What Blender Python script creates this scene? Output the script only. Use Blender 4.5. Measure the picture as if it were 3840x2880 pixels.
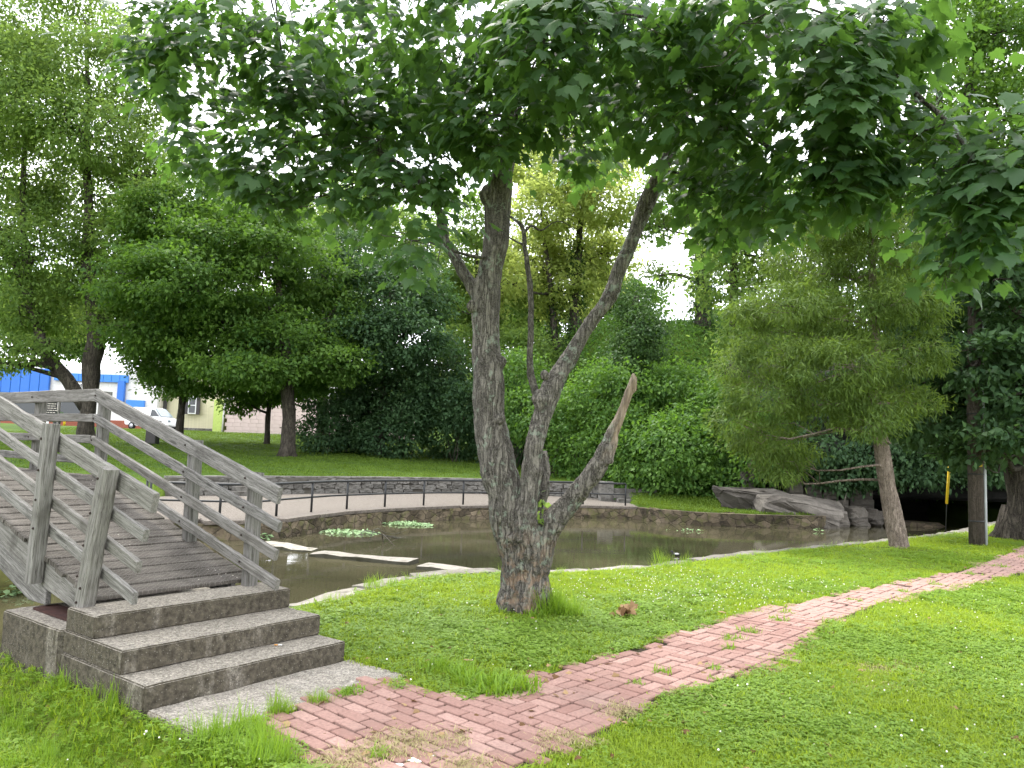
import bpy, bmesh, math, random
import numpy as np
from mathutils import Vector, Matrix, Euler
from mathutils.geometry import delaunay_2d_cdt

# ---------------------------------------------------------------- scene, camera, sky, sun
for o in list(bpy.data.objects): bpy.data.objects.remove(o)
SC = bpy.context.scene
COL = SC.collection
R = math.radians
rng = np.random.default_rng(11)
random.seed(5)

cam_d = bpy.data.cameras.new('camera'); cam = bpy.data.objects.new('camera', cam_d); COL.objects.link(cam)
PITCH, ROLL, EYE = R(5.15), R(2.06), 1.6
fw = Vector((0, math.cos(PITCH), math.sin(PITCH))); up = Vector((0, -math.sin(PITCH), math.cos(PITCH))); rt = Vector((1, 0, 0))
cr = rt*math.cos(ROLL) + up*math.sin(ROLL); cu = up*math.cos(ROLL) - rt*math.sin(ROLL)
cam.matrix_world = Matrix(((cr.x, cu.x, -fw.x, 0), (cr.y, cu.y, -fw.y, 0), (cr.z, cu.z, -fw.z, EYE), (0, 0, 0, 1)))
cam_d.sensor_width = 36; cam_d.lens = 36*770/1024; cam_d.clip_start = .05; cam_d.clip_end = 3000
SC.camera = cam

SUN_EL, SUN_AZ = R(58), R(-25)          # azimuth from +Y (ahead), negative is to the left
W = bpy.data.worlds.new('World'); SC.world = W; W.use_nodes = True
nt = W.node_tree; nt.nodes.clear()
def wn(t, **k):
    n = nt.nodes.new(t)
    for a, v in k.items(): setattr(n, a, v)
    return n
out = wn('ShaderNodeOutputWorld'); bg = wn('ShaderNodeBackground'); bg.inputs[1].default_value = .12
sky = wn('ShaderNodeTexSky', sky_type='NISHITA', sun_disc=False, sun_elevation=SUN_EL, sun_rotation=SUN_AZ)
tc = wn('ShaderNodeTexCoord'); mp = wn('ShaderNodeMapping'); mp.inputs['Scale'].default_value = (1.6, 1.6, 4.0)
no = wn('ShaderNodeTexNoise'); no.inputs['Scale'].default_value = 1.7; no.inputs['Detail'].default_value = 7; no.inputs['Roughness'].default_value = .58
ra = wn('ShaderNodeValToRGB'); ra.color_ramp.elements[0].position = .30; ra.color_ramp.elements[1].position = .56
ra.color_ramp.elements[0].color = (.62, .62, .62, 1)
mx = wn('ShaderNodeMixRGB'); mx.inputs[2].default_value = (9.2, 9.4, 9.8, 1)
nt.links.new(tc.outputs['Generated'], mp.inputs[0]); nt.links.new(mp.outputs[0], no.inputs[0]); nt.links.new(no.outputs[0], ra.inputs[0])
nt.links.new(ra.outputs[0], mx.inputs[0]); nt.links.new(sky.outputs[0], mx.inputs[1]); nt.links.new(mx.outputs[0], bg.inputs[0]); nt.links.new(bg.outputs[0], out.inputs[0])

sd = bpy.data.lights.new('sun', 'SUN'); sd.energy = 1.5; sd.angle = R(14); sd.color = (1, .96, .88)
so = bpy.data.objects.new('sun', sd); COL.objects.link(so)
sdir = Vector((math.sin(SUN_AZ)*math.cos(SUN_EL), math.cos(SUN_AZ)*math.cos(SUN_EL), math.sin(SUN_EL)))
so.rotation_euler = sdir.to_track_quat('Z', 'Y').to_euler(); so.location = sdir*60

SC.view_settings.view_transform = 'Standard'; SC.view_settings.look = 'None'; SC.view_settings.gamma = 1
SC.view_settings.exposure = 1.82; SC.view_settings.use_curve_mapping = False
SC.cycles.max_bounces = 4; SC.cycles.transmission_bounces = 2; SC.cycles.diffuse_bounces = 3; SC.cycles.glossy_bounces = 2; SC.cycles.use_adaptive_sampling = True; SC.cycles.adaptive_threshold = .02

# ---------------------------------------------------------------- helpers
def tag(o, label=None, cat=None, group=None, kind=None):
    if label: o['label'] = label
    if cat: o['category'] = cat
    if group: o['group'] = group
    if kind: o['kind'] = kind
    return o
def link(o, parent=None):
    COL.objects.link(o)
    if parent is not None: o.parent = parent
    return o
def empty(name, loc=(0, 0, 0)):
    o = bpy.data.objects.new(name, None); o.empty_display_size = .2; COL.objects.link(o); o.location = loc
    return o
def mesh_np(name, V, Fc, mat=None, smooth=False, attrs=None):
    """V (n,3), Fc (m,3|4) or list of arrays"""
    V = np.asarray(V, np.float32); groups = Fc if isinstance(Fc, list) else [Fc]
    groups = [np.asarray(g, np.int32) for g in groups if len(g)]
    me = bpy.data.meshes.new(name); me.vertices.add(len(V)); me.vertices.foreach_set('co', V.ravel())
    nl = sum(g.size for g in groups); npoly = sum(len(g) for g in groups)
    me.loops.add(nl); me.polygons.add(npoly)
    me.loops.foreach_set('vertex_index', np.concatenate([g.ravel() for g in groups]) if groups else np.zeros(0, np.int32))
    tot = np.concatenate([np.full(len(g), g.shape[1], np.int32) for g in groups])
    st = np.concatenate([[0], np.cumsum(tot)[:-1]]).astype(np.int32)
    me.polygons.foreach_set('loop_start', st)
    if smooth: me.polygons.foreach_set('use_smooth', np.ones(npoly, bool))
    if attrs:
        for k, (typ, a) in attrs.items():
            at = me.attributes.new(k, typ, 'POINT')
            at.data.foreach_set('vector' if typ == 'FLOAT_VECTOR' else 'value', np.asarray(a, np.float32 if typ != 'INT' else np.int32).ravel())
    me.update(calc_edges=True); me.validate()
    if mat: me.materials.append(mat)
    return me
def obj(name, me, parent=None, loc=None):
    o = bpy.data.objects.new(name, me); link(o, parent)
    if loc is not None: o.location = loc
    return o
def pdata(name, verts, faces, mat=None, parent=None, smooth=False):
    me = bpy.data.meshes.new(name); me.from_pydata([tuple(map(float, v)) for v in verts], [], [tuple(f) for f in faces]); me.update()
    if mat: me.materials.append(mat)
    if smooth:
        for p in me.polygons: p.use_smooth = True
    return obj(name, me, parent)
def recalc(o):
    bm = bmesh.new(); bm.from_mesh(o.data); bmesh.ops.recalc_face_normals(bm, faces=bm.faces); bm.to_mesh(o.data); bm.free(); return o

# vectorised value noise
def vnoise(P, s=1., seed=0):
    P = np.asarray(P, np.float64)*s; i = np.floor(P).astype(np.int64); f = P-i; f = f*f*(3-2*f); r = 0
    for dx in (0, 1):
        for dy in (0, 1):
            for dz in (0, 1):
                n = (i[:, 0]+dx)*374761393+(i[:, 1]+dy)*668265263+(i[:, 2]+dz)*2147483647+seed*974711
                n = (n ^ (n >> 13))*1274126177 & 0x7fffffff; n = (n ^ (n >> 16)) & 0xffff
                w = (f[:, 0] if dx else 1-f[:, 0])*(f[:, 1] if dy else 1-f[:, 1])*(f[:, 2] if dz else 1-f[:, 2])
                r = r+w*(n/65535.)
    return r*2-1
def fbm(P, s=1., oct=4, seed=0):
    r = 0; a = 1; t = 0
    for k in range(oct): r = r+a*vnoise(P, s, seed+k); t += a; a *= .5; s *= 2.03
    return r/t
def in_poly(P, poly):
    x, y = P[:, 0], P[:, 1]; ins = np.zeros(len(P), bool); n = len(poly)
    for i in range(n):
        x0, y0 = poly[i][:2]; x1, y1 = poly[(i+1) % n][:2]
        if y0 == y1: continue
        c = ((y0 > y) != (y1 > y)) & (x < (x1-x0)*(y-y0)/(y1-y0)+x0); ins ^= c
    return ins
def dist_poly(P, poly, closed=True):
    P = np.asarray(P)[:, :2]; d = np.full(len(P), 1e9); n = len(poly)
    for i in range(n if closed else n-1):
        a = np.array(poly[i][:2], float); b = np.array(poly[(i+1) % n][:2], float); ab = b-a
        t = np.clip(((P-a)@ab)/max(ab@ab, 1e-9), 0, 1); d = np.minimum(d, np.linalg.norm(P-(a+t[:, None]*ab), axis=1))
    return d
def resample(pts, step):
    pts = np.asarray(pts, float); d = np.linalg.norm(np.diff(pts, axis=0), axis=1); c = np.concatenate([[0], np.cumsum(d)])
    n = max(2, int(round(c[-1]/step))+1); t = np.linspace(0, c[-1], n)
    return np.stack([np.interp(t, c, pts[:, k]) for k in range(pts.shape[1])], 1)
def catmull(pts, n=4):
    p = np.asarray(pts, float); q = np.vstack([2*p[0]-p[1], p, 2*p[-1]-p[-2]]); o = []
    for i in range(1, len(q)-2):
        for k in range(n):
            t = k/n; a, b, c, d = q[i-1], q[i], q[i+1], q[i+2]
            o.append(.5*((2*b)+(-a+c)*t+(2*a-5*b+4*c-d)*t*t+(-a+3*b-3*c+d)*t**3))
    o.append(p[-1]); return np.array(o)

# ---------------------------------------------------------------- materials
class N:
    def __init__(s, name):
        s.m = bpy.data.materials.new(name); s.m.use_nodes = True; s.t = s.m.node_tree; s.t.nodes.clear()
        s.out = s.t.nodes.new('ShaderNodeOutputMaterial'); s.c = None
    def n(s, t, ins=None, **k):
        n = s.t.nodes.new(t)
        for a, v in k.items(): setattr(n, a, v)
        for a, v in (ins or {}).items(): s.set(n.inputs[a], v)
        return n
    def set(s, sock, v):
        if isinstance(v, bpy.types.NodeSocket): s.t.links.new(v, sock)
        elif isinstance(v, tuple) and len(v) == 3 and sock.type == 'RGBA': sock.default_value = v+(1,)
        else: sock.default_value = v
    def coord(s, kind='Object', scale=(1, 1, 1), rot=(0, 0, 0)):
        if s.c is None: s.c = s.n('ShaderNodeTexCoord')
        m = s.n('ShaderNodeMapping', {'Vector': s.c.outputs[kind], 'Scale': scale, 'Rotation': rot}); return m.outputs[0]
    def noise(s, vec, sc, det=4, ro=.55, dist=0):
        return s.n('ShaderNodeTexNoise', {'Vector': vec, 'Scale': sc, 'Detail': det, 'Roughness': ro, 'Distortion': dist}).outputs[0]
    def voro(s, vec, sc, feat='F1', out=0, rand=1):
        v = s.n('ShaderNodeTexVoronoi', feature=feat); s.set(v.inputs['Vector'], vec); v.inputs['Scale'].default_value = sc; v.inputs['Randomness'].default_value = rand
        return v.outputs[out]
    def ramp(s, fac, stops):
        r = s.n('ShaderNodeValToRGB', {'Fac': fac}); e = r.color_ramp.elements
        while len(e) < len(stops): e.new(.5)
        for q, (p, c) in zip(e, stops):
            q.position = p; q.color = (c if isinstance(c, tuple) else (c, c, c))+(1,)
        return r.outputs[0]
    def mix(s, fac, a, b, mode='MIX'):
        n = s.n('ShaderNodeMixRGB', {'Fac': fac, 'Color1': a, 'Color2': b}, blend_type=mode); return n.outputs[0]
    def math(s, op, a, b=0., c=0.):
        n = s.n('ShaderNodeMath', {0: a, 1: b, 2: c}, operation=op); return n.outputs[0]
    def attr(s, name): return s.n('ShaderNodeAttribute', attribute_name=name).outputs['Fac']
    def rand(s): return s.n('ShaderNodeObjectInfo').outputs['Random']
    def bump(s, h, st=.5, d=.01, nrm=None):
        k = {'Height': h, 'Strength': st, 'Distance': d}
        if nrm is not None: k['Normal'] = nrm
        return s.n('ShaderNodeBump', k).outputs[0]
    def geo(s): return s.n('ShaderNodeNewGeometry')
    def nz(s): return s.n('ShaderNodeSeparateXYZ', {0: s.geo().outputs['Normal']}).outputs[2]
    def bsdf(s, col, rough=.8, nrm=None, spec=.3, metal=0., **k):
        ins = {'Base Color': col, 'Roughness': rough, 'Specular IOR Level': spec, 'Metallic': metal}
        if nrm is not None: ins['Normal'] = nrm
        ins.update(k); b = s.n('ShaderNodeBsdfPrincipled', ins); return b.outputs[0]
    def done(s, sh): s.t.links.new(sh, s.out.inputs[0]); return s.m

def m_plain(name, col, rough=.7, spec=.3, metal=0., var=.12, sc=6., bump=.15):
    m = N(name); v = m.coord(); n1 = m.noise(v, sc, 5)
    c = m.mix(m.ramp(n1, [(.3, 0.), (.7, 1.)]), tuple(x*(1-var) for x in col), tuple(min(1, x*(1+var)) for x in col))
    return m.done(m.bsdf(c, rough, m.bump(n1, bump, .01), spec, metal))

def m_leaf(name, dark, light, trans, tf=.4, rough=.6, spec=.16):
    m = N(name); t = m.attr('tint'); c = m.mix(t, dark, light)
    f = m.geo().outputs['Backfacing']; c2 = m.mix(m.math('MULTIPLY', f, .35), c, tuple(min(1, x*1.35+.01) for x in light))
    b = m.bsdf(c2, rough, None, spec); tr = m.n('ShaderNodeBsdfTranslucent', {'Color': m.mix(t, trans, tuple(x*1.25 for x in trans))}).outputs[0]
    return m.done(m.n('ShaderNodeMixShader', {0: tf, 1: b, 2: tr}).outputs[0])

def m_bark(name, a, b, c, sc=1., lich=0., bare=False, zs=.28):
    m = N(name); w = m.coord('Object'); v = m.coord('Object', (1, 1, zs))
    wob = m.n('ShaderNodeTexNoise', {'Vector': w, 'Scale': 5*sc, 'Detail': 3}).outputs[1]; dv = m.n('ShaderNodeMixRGB', {'Fac': .05, 'Color1': v, 'Color2': wob}).outputs[0]
    r1 = m.math('ABSOLUTE', m.math('SUBTRACT', m.noise(dv, 15*sc, 2, .5), .5)); r2 = m.math('ABSOLUTE', m.math('SUBTRACT', m.noise(dv, 31*sc, 3, .6), .5))
    f1 = m.ramp(r1, [(0., 0.), (.055, 1.)]); f2 = m.ramp(r2, [(0., .25), (.05, 1.)]); fur = m.math('MULTIPLY', f1, f2)
    pl = m.noise(m.coord('Object', (1, 1, .6)), 13*sc, 4, .6); fine = m.noise(w, 75*sc, 4, .65)
    col = m.mix(m.ramp(pl, [(.32, 0.), (.68, 1.)]), a, b); col = m.mix(m.math('MULTIPLY', m.math('SUBTRACT', 1., fur), .85), col, c)
    col = m.mix(m.ramp(fine, [(.40, .0), (.8, .5)]), col, tuple(min(1, x*1.7) for x in b))
    h = m.math('ADD', fur, m.math('ADD', m.math('MULTIPLY', fine, .35), m.math('MULTIPLY', pl, .5)))
    if lich:
        l1 = m.noise(w, 4.2, 2, .5); l2 = m.noise(w, 13, 4, .6); lf = m.math('MULTIPLY', m.ramp(l1, [(.56-lich*.06, 0.), (.60-lich*.06, 1.)]), m.ramp(m.math('ADD', l2, m.math('MULTIPLY', fine, .25)), [(.66, 0.), (.72, 1.)]))
        col = m.mix(m.math('MULTIPLY', lf, .75), col, (.20, .235, .185))
    if bare:
        ba = m.attr('bare'); st = m.noise(m.coord('Object', (1, 1, .12)), 26, 4, .6)
        col = m.mix(ba, col, m.ramp(st, [(.3, (.07, .05, .036)), (.50, (.20, .155, .112)), (.75, (.36, .30, .235))]))
        wa = m.math('MULTIPLY', m.attr('warm'), m.ramp(m.noise(w, 11, 4, .6), [(.48, 0.), (.60, 1.)])); col = m.mix(wa, col, (.26, .17, .11))
        h = m.mix(ba, h, m.math('MULTIPLY', st, .6))
    return m.done(m.bsdf(col, .9, m.bump(h, .9, .02/sc), .2))

def m_wood(name, a=(.078, .073, .066), b=(.262, .252, .236), dark=(.022, .020, .017), knots=True):
    m = N(name); r = m.rand(); ofs = m.n('ShaderNodeCombineXYZ', {0: m.math('MULTIPLY', r, 37.), 1: m.math('MULTIPLY', r, 11.), 2: m.math('MULTIPLY', r, 5.)}).outputs[0]
    base = m.n('ShaderNodeVectorMath', {0: m.coord('Object'), 1: ofs}, operation='ADD').outputs[0]
    st = m.n('ShaderNodeMapping', {'Vector': base, 'Scale': (.9, 22, 22)}).outputs[0]; gr = m.noise(st, 2.2, 6, .62, .6)
    fi = m.noise(m.n('ShaderNodeMapping', {'Vector': base, 'Scale': (4, 130, 130)}).outputs[0], 2., 3, .6)
    bl = m.noise(base, 3.4, 5, .6); big = m.noise(base, 1.1, 3)
    col = m.mix(m.ramp(gr, [(.30, 0.), (.66, 1.)]), a, b); col = m.mix(m.ramp(fi, [(.32, .8), (.50, 0.)]), col, dark); ck = m.math('ABSOLUTE', m.math('SUBTRACT', m.noise(m.n('ShaderNodeMapping', {'Vector': base, 'Scale': (.7, 30, 30)}).outputs[0], 1.6, 2, .5), .5)); col = m.mix(m.ramp(ck, [(0., .85), (.012, 0.)]), col, dark)
    col = m.mix(m.ramp(bl, [(.56, 0.), (.74, .65)]), col, tuple(x*.42 for x in a)); col = m.mix(m.math('MULTIPLY', r, .35), col, m.mix(.5, col, (.17, .15, .12)))
    h = m.math('ADD', m.math('MULTIPLY', gr, .8), m.math('MULTIPLY', fi, .5))
    if knots:
        kv = m.voro(m.n('ShaderNodeMapping', {'Vector': base, 'Scale': (1.3, 7, 7)}).outputs[0], 1., 'F1'); kf = m.ramp(kv, [(.06, 1.), (.13, 0.)]); col = m.mix(m.math('MULTIPLY', kf, .7), col, dark)
    col = m.mix(m.ramp(big, [(.55, 0.), (.8, .35)]), col, (.105, .10, .08))
    return m.done(m.bsdf(col, .88, m.bump(h, .55, .006), .15))

def m_concrete(name, base=(.262, .236, .198), dark=(.056, .048, .036), spk=True, stain=1.):
    m = N(name); v = m.coord('Object'); n1 = m.noise(v, 3.5, 6, .6); n2 = m.noise(v, 26, 4, .6)
    col = m.mix(m.ramp(n2, [(.3, 0.), (.7, 1.)]), tuple(x*.62 for x in base), tuple(x*1.15 for x in base))
    ag = m.voro(v, 70, 'F1', 0); agc = m.voro(v, 70, 'F1', 1)
    if spk:
        s1 = m.math('MULTIPLY', m.ramp(ag, [(.16, 1.), (.30, 0.)]), m.ramp(m.n('ShaderNodeSeparateColor', {0: agc}).outputs[0], [(.74, 0.), (.8, 1.)]))
        col = m.mix(m.math('MULTIPLY', s1, .7), col, (.40, .36, .31))
    gv = m.n('ShaderNodeSeparateColor', {0: m.voro(v, 110, 'F1', 1)}).outputs[0]; col = m.mix(1., col, m.ramp(gv, [(0., .55), (.5, 1.), (1., 1.5)]), 'MULTIPLY')
    sv = m.coord('Object', (1, 1, .22)); s2 = m.noise(sv, 4.2, 6, .65); wall = m.math('SUBTRACT', 1., m.math('ABSOLUTE', m.nz()))
    sf = m.math('MULTIPLY', m.ramp(s2, [(.30, 0.), (.52, 1.)]), m.math('ADD', m.math('MULTIPLY', wall, 1.0*stain), .14))
    sf = m.math('ADD', sf, m.math('MULTIPLY', wall, .22*stain))
    col = m.mix(sf, col, m.mix(m.ramp(n2, [(.3, 0.), (.75, 1.)]), tuple(x*.6 for x in dark), tuple(x*2.1 for x in dark))); col = m.mix(m.math('MULTIPLY', m.ramp(n1, [(.55, 0.), (.75, .5)]), wall), col, (.08, .072, .05))
    if spk: col = m.mix(m.math('MULTIPLY', s1, .35), col, (.36, .34, .30))
    h = m.math('ADD', m.math('MULTIPLY', ag, -.9), m.math('ADD', n2, n1))
    return m.done(m.bsdf(col, .92, m.bump(h, .5, .008), .15))

def m_rock(name, a, b, dark, sc=1., moss=0., strata=True, cells=0., algae=None):
    m = N(name); v = m.coord('Object'); n1 = m.noise(v, 1.3*sc, 7, .62); st = m.noise(m.coord('Object', (.3, .3, 3) if strata else (1, 1, 1.3)), 2.2*sc, 5, .6); n2 = m.noise(v, 14*sc, 5, .65)
    col = m.mix(m.ramp(n1, [(.35, 0.), (.65, 1.)]), a, b); col = m.mix(m.ramp(st, [(.52, 0.), (.66, .8)]), col, dark); col = m.mix(m.ramp(n2, [(.25, .5), (.5, 0.)]), col, dark)
    if moss: col = m.mix(m.math('MULTIPLY', m.ramp(m.noise(v, 4, 4), [(.5, 0.), (.62, 1.)]), moss), col, (.10, .11, .03))
    if cells:
        wb = m.n('ShaderNodeMixRGB', {'Fac': .12, 'Color1': m.coord('Object', (1, 1, 1.5)), 'Color2': m.n('ShaderNodeTexNoise', {'Vector': v, 'Scale': 4.}).outputs[1]}).outputs[0]
        ce = m.ramp(m.voro(wb, cells, 'DISTANCE_TO_EDGE'), [(.01, 0.), (.07, 1.)]); cc = m.n('ShaderNodeSeparateColor', {0: m.voro(wb, cells, 'F1', 1)}).outputs[0]
        col = m.mix(1., col, m.ramp(cc, [(0., .55), (1., 1.5)]), 'MULTIPLY'); col = m.mix(ce, m.mix(.5, dark, col), col); n1 = m.math('ADD', n1, ce)
    if algae: col = m.mix(m.math('MULTIPLY', m.ramp(m.math('ABSOLUTE', m.nz()), [(.45, 1.), (.75, 0.)]), .85), col, algae)
    col = m.mix(1., col, m.ramp(m.rand(), [(0., .55), (1., 1.0)]), 'MULTIPLY'); col = m.mix(1., col, (1.25, 1.25, 1.25), 'MULTIPLY')
    return m.done(m.bsdf(col, .9, m.bump(m.math('ADD', n1, m.math('ADD', m.math('MULTIPLY', n2, .4), st)), .8, .03/sc), .2))

M = {}
M['leaf_maple'] = m_leaf('maple_leaf', (.016, .045, .019), (.056, .108, .040), (.15, .30, .04), .36, .48, .30)
M['leaf_bg'] = m_leaf('mid_green_leaf', (.022, .060, .014), (.085, .150, .026), (.16, .30, .03), .34)
M['leaf_light'] = m_leaf('light_green_leaf', (.050, .098, .022), (.115, .18, .042), (.26, .38, .07), .45)
M['leaf_yellow'] = m_leaf('yellow_green_leaf', (.095, .140, .032), (.21, .26, .070), (.50, .58, .14), .52)
M['leaf_ivy'] = m_leaf('ivy_leaf', (.020, .052, .016), (.062, .115, .028), (.10, .20, .03), .25, .55)
M['leaf_vine'] = m_leaf('vine_leaf', (.026, .074, .016), (.105, .19, .036), (.17, .33, .03), .34, .6)
M['leaf_cedar'] = m_leaf('cedar_needle', (.036, .072, .016), (.110, .165, .032), (.19, .29, .035), .32, .6, .2)
M['leaf_dark'] = m_leaf('dark_green_leaf', (.020, .048, .022), (.055, .105, .040), (.09, .18, .04), .28)
M['grass'] = m_leaf('grass_blade', (.105, .165, .012), (.205, .275, .022), (.42, .56, .03), .38, .5, .2)
M['bark_main'] = m_bark('maple_bark', (.060, .054, .046), (.175, .160, .138), (.014, .012, .010), .85, .75, True, .15)
M['bark'] = m_bark('grey_bark', (.040, .033, .026), (.095, .082, .066), (.012, .010, .008), .5, 0, False, .15)
M['bark_cedar'] = m_bark('cedar_bark', (.10, .075, .058), (.29, .235, .195), (.035, .026, .02), 1.4, 0, False, .08)
M['bark_limb'] = m_bark('limb_bark', (.055, .049, .04), (.125, .115, .098), (.018, .015, .012), 1.3, .9, False, .3)
M['wood'] = m_wood('weathered_grey_wood')
M['concrete'] = m_concrete('aged_concrete')
M['terrace'] = m_concrete('pale_terrace_concrete', (.165, .145, .125), (.085, .07, .058), False, .3)
M['stone_curb'] = m_rock('pale_curb_stone', (.17, .155, .13), (.29, .27, .235), (.08, .07, .055), 2.5, .2, False)
M['stone_wall'] = m_rock('wall_stone', (.085, .078, .068), (.19, .182, .168), (.035, .032, .026), 2., 0, False)
M['stone_brown'] = m_rock('brown_bank_stone', (.09, .07, .046), (.19, .152, .105), (.03, .025, .018), 1.6, .5, False, 3.2)
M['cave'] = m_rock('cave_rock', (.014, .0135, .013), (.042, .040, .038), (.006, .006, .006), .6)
M['boulder'] = m_rock('boulder_rock', (.075, .066, .056), (.175, .157, .135), (.03, .026, .022), .8)
M['slab'] = m_rock('weir_slab_stone', (.26, .235, .20), (.40, .37, .33), (.11, .10, .08), 3., .25, False, 0., (.035, .034, .016))
M['mortar'] = m_plain('mortar', (.09, .082, .068), .95)
M['black_metal'] = m_plain('black_painted_pipe', (.016, .017, .018), .45, .4)
M['rust'] = m_plain('rusty_plate', (.045, .02, .016), .8, .2, 0, .4, 20)
M['bolt'] = m_plain('rusty_bolt', (.035, .024, .02), .7, .3, .3)
# ---------------------------------------------------------------- terrain layout (metres, world space)
WATER_Z, TER_Z = -.60, -.17
NEAR = [(-14, -3), (-9, 1.5), (-5.5, 4.2), (-4.2, 5.5), (-3.72, 6.0), (-2.78, 7.26), (-2.05, 7.85), (-1.60, 8.95), (-1.25, 9.65), (-.80, 10.2), (-.1, 10.55), (.68, 10.75),
        (2.1, 11.55), (4.02, 13.4), (6.47, 15.5), (7.9, 16.6), (11.5, 19.8), (17.5, 26.7), (20, 31)]
FAR_L = [(-18, -2), (-14, 2.5), (-10.5, 7), (-8, 10), (-7.2, 11.4), (-8.2, 14), (-8.5, 17.7)]
TER_F = [(-8.5, 17.9), (-6.6, 18.1), (-5.7, 18.7), (-5.35, 20), (-4.7, 21.9), (-3.63, 23.6), (-2.18, 25.3), (-.62, 26.5), (1.2, 27.6), (3.1, 28.3), (4.7, 28.45)]
FAR_R = [(4.9, 28.3), (5.6, 27.3), (6.5, 26.7), (8.3, 26.6), (10.5, 27.0), (11.6, 28.0)]
POND = NEAR+[(21, 40), (8.8, 40), (8.8, 33.5), (11, 30.5)]+FAR_R[::-1]+TER_F[::-1]+FAR_L[::-1]
WALL = [(-11, 25.2), (-9.4, 27.0), (-7.3, 29.3), (-4.8, 31.5), (-2, 33.2), (1, 33.9), (4.2, 33.3)]
TERRACE = TER_F+[(4.9, 29.6), (5.0, 32.6)]+WALL[::-1]+[(-11.2, 24), (-9.2, 19)]
BO = np.array([-2.11, 4.70, 0]); BA = np.array([.6, .8, 0]); BB = np.array([-.8, .6, 0])
def BL(a, b, z): return BO+BA*a+BB*b+np.array([0, 0, z])
PATH = [(-1.47, 4.53), (-1.01, 4.0), (-.45, 3.45), (.2, 4.11), (1.04, 5.13), (2.18, 6.25), (2.71, 7.07), (4.32, 9.04), (6.49, 10.89), (8.05, 12.14), (10.6, 14.2), (13, 16.5), (15, 19),
        (13.6, 20), (12, 17.6), (10.85, 16.35), (9.0, 14.4), (7.72, 12.85), (6, 11.3), (4, 9.6), (2.13, 7.83), (.55, 6.04), (-.1, 5.25), (-.25, 5.17), (-.89, 5.39)]
def split_y(x): return np.interp(x, [-30, -20, -9, -6, -3, 0, 4, 8, 12, 17, 22, 60], [-4, 0, 4.5, 8, 12, 18, 20, 21.5, 24, 31, 45, 60])
def smooth(t): t = np.clip(t, 0, 1); return t*t*(3-2*t)
def hill(x, y):
    ys = np.interp(x, [-30, -6, -2, 1, 3.6, 5.4, 7.5, 9, 12, 20, 30, 45], [90, 78, 62, 46, 37.5, 34.5, 32.5, 35, 37.5, 36, 30, 24])
    return 8.5*smooth((y-ys)/np.interp(x, [0, 6, 12], [16, 13, 9]))
def height(P):
    x, y = P[:, 0], P[:, 1]; ye = y+.4*np.maximum(0, -x-3)
    far = np.interp(ye, [10, 20, 28, 33, 45, 65, 80, 200], [-.05, -.12, -.02, .42, 1.15, 2.3, 2.65, 4])
    far = far+np.where((x > 4.6) & (y < 33), -.12, 0)+hill(x, y)
    near = np.zeros_like(x)+.4*smooth((-y-4)/20); far = far+np.where(y > 30, .08*fbm(np.stack([x, y, y*0], 1), .3, 3, 4), 0)
    la = (x-BO[0])*BA[0]+(y-BO[1])*BA[1]; lb = (x-BO[0])*BB[0]+(y-BO[1])*BB[1]; near = near-.33*smooth((.02-la)/.2)*smooth((lb+1.9)/1.5)*smooth((la+5)/2)
    z = np.where(y < split_y(x), near+hill(x, y)*(x > 22), far)
    return np.where(in_poly(P, TERRACE), -.45, z)
def h1(x, y): return float(height(np.array([[x, y]], float))[0])

def offset_in(poly, d):
    p = np.array(poly, float); n = len(p); out = []
    ar = .5*sum(p[i][0]*p[(i+1) % n][1]-p[(i+1) % n][0]*p[i][1] for i in range(n)); s = 1 if ar > 0 else -1
    for i in range(n):
        a, b, c = p[i-1], p[i], p[(i+1) % n]; t = (b-a)/np.linalg.norm(b-a)+(c-b)/np.linalg.norm(c-b); t /= np.linalg.norm(t)+1e-9
        out.append(b+s*d*np.array([-t[1], t[0]]))
    return out
pond_loop = resample(np.array(POND+[POND[0]], float), .55)[:-1]
inner_loop = np.array(offset_in(pond_loop, .14))
g = []
def grid(x0, x1, y0, y1, s, hole=None):
    X, Y = np.meshgrid(np.arange(x0, x1+.01, s), np.arange(y0, y1+.01, s)); P = np.stack([X.ravel(), Y.ravel()], 1)+rng.uniform(-.12, .12, (X.size, 2))*s
    if hole: P = P[~((P[:, 0] > hole[0]) & (P[:, 0] < hole[1]) & (P[:, 1] > hole[2]) & (P[:, 1] < hole[3]))]
    return P
G = np.vstack([grid(-5.2, -1.2, 3.2, 7.4, .13), grid(-16, 24, -2, 36, .5, (-5.3, -1.1, 3.1, 7.5)), grid(-64, 64, -14, 100, 2.0, (-16.5, 24.5, -2.5, 36.5)), grid(-900, 900, -900, 900, 60, (-66, 66, -16, 102))])
WB = resample(np.array(WALL, float), .6); wt = np.gradient(WB, axis=0); wt /= np.linalg.norm(wt, axis=1)[:, None]; wn_ = np.stack([-wt[:, 1], wt[:, 0]], 1); WO = WB+wn_*.33; WI = WB+wn_*.05
G = G[(dist_poly(G, pond_loop) > .3) & (dist_poly(G, WO, False) > .3) & (dist_poly(G, WI, False) > .3)]
allp = np.vstack([pond_loop, inner_loop, WO, WI, G]); n0 = len(pond_loop)
edges = [(i, (i+1) % n0) for i in range(n0)]+[(n0+i, n0+(i+1) % n0) for i in range(n0)]+[(2*n0+i, 2*n0+i+1) for i in range(len(WO)-1)]+[(2*n0+len(WO)+i, 2*n0+len(WO)+i+1) for i in range(len(WI)-1)]
cv, ce, cf, _, _, _ = delaunay_2d_cdt([Vector(p) for p in allp], edges, [], 0, 1e-5)
cv = np.array([(v.x, v.y) for v in cv]); cf = np.array([f for f in cf if len(f) == 3])
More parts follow.
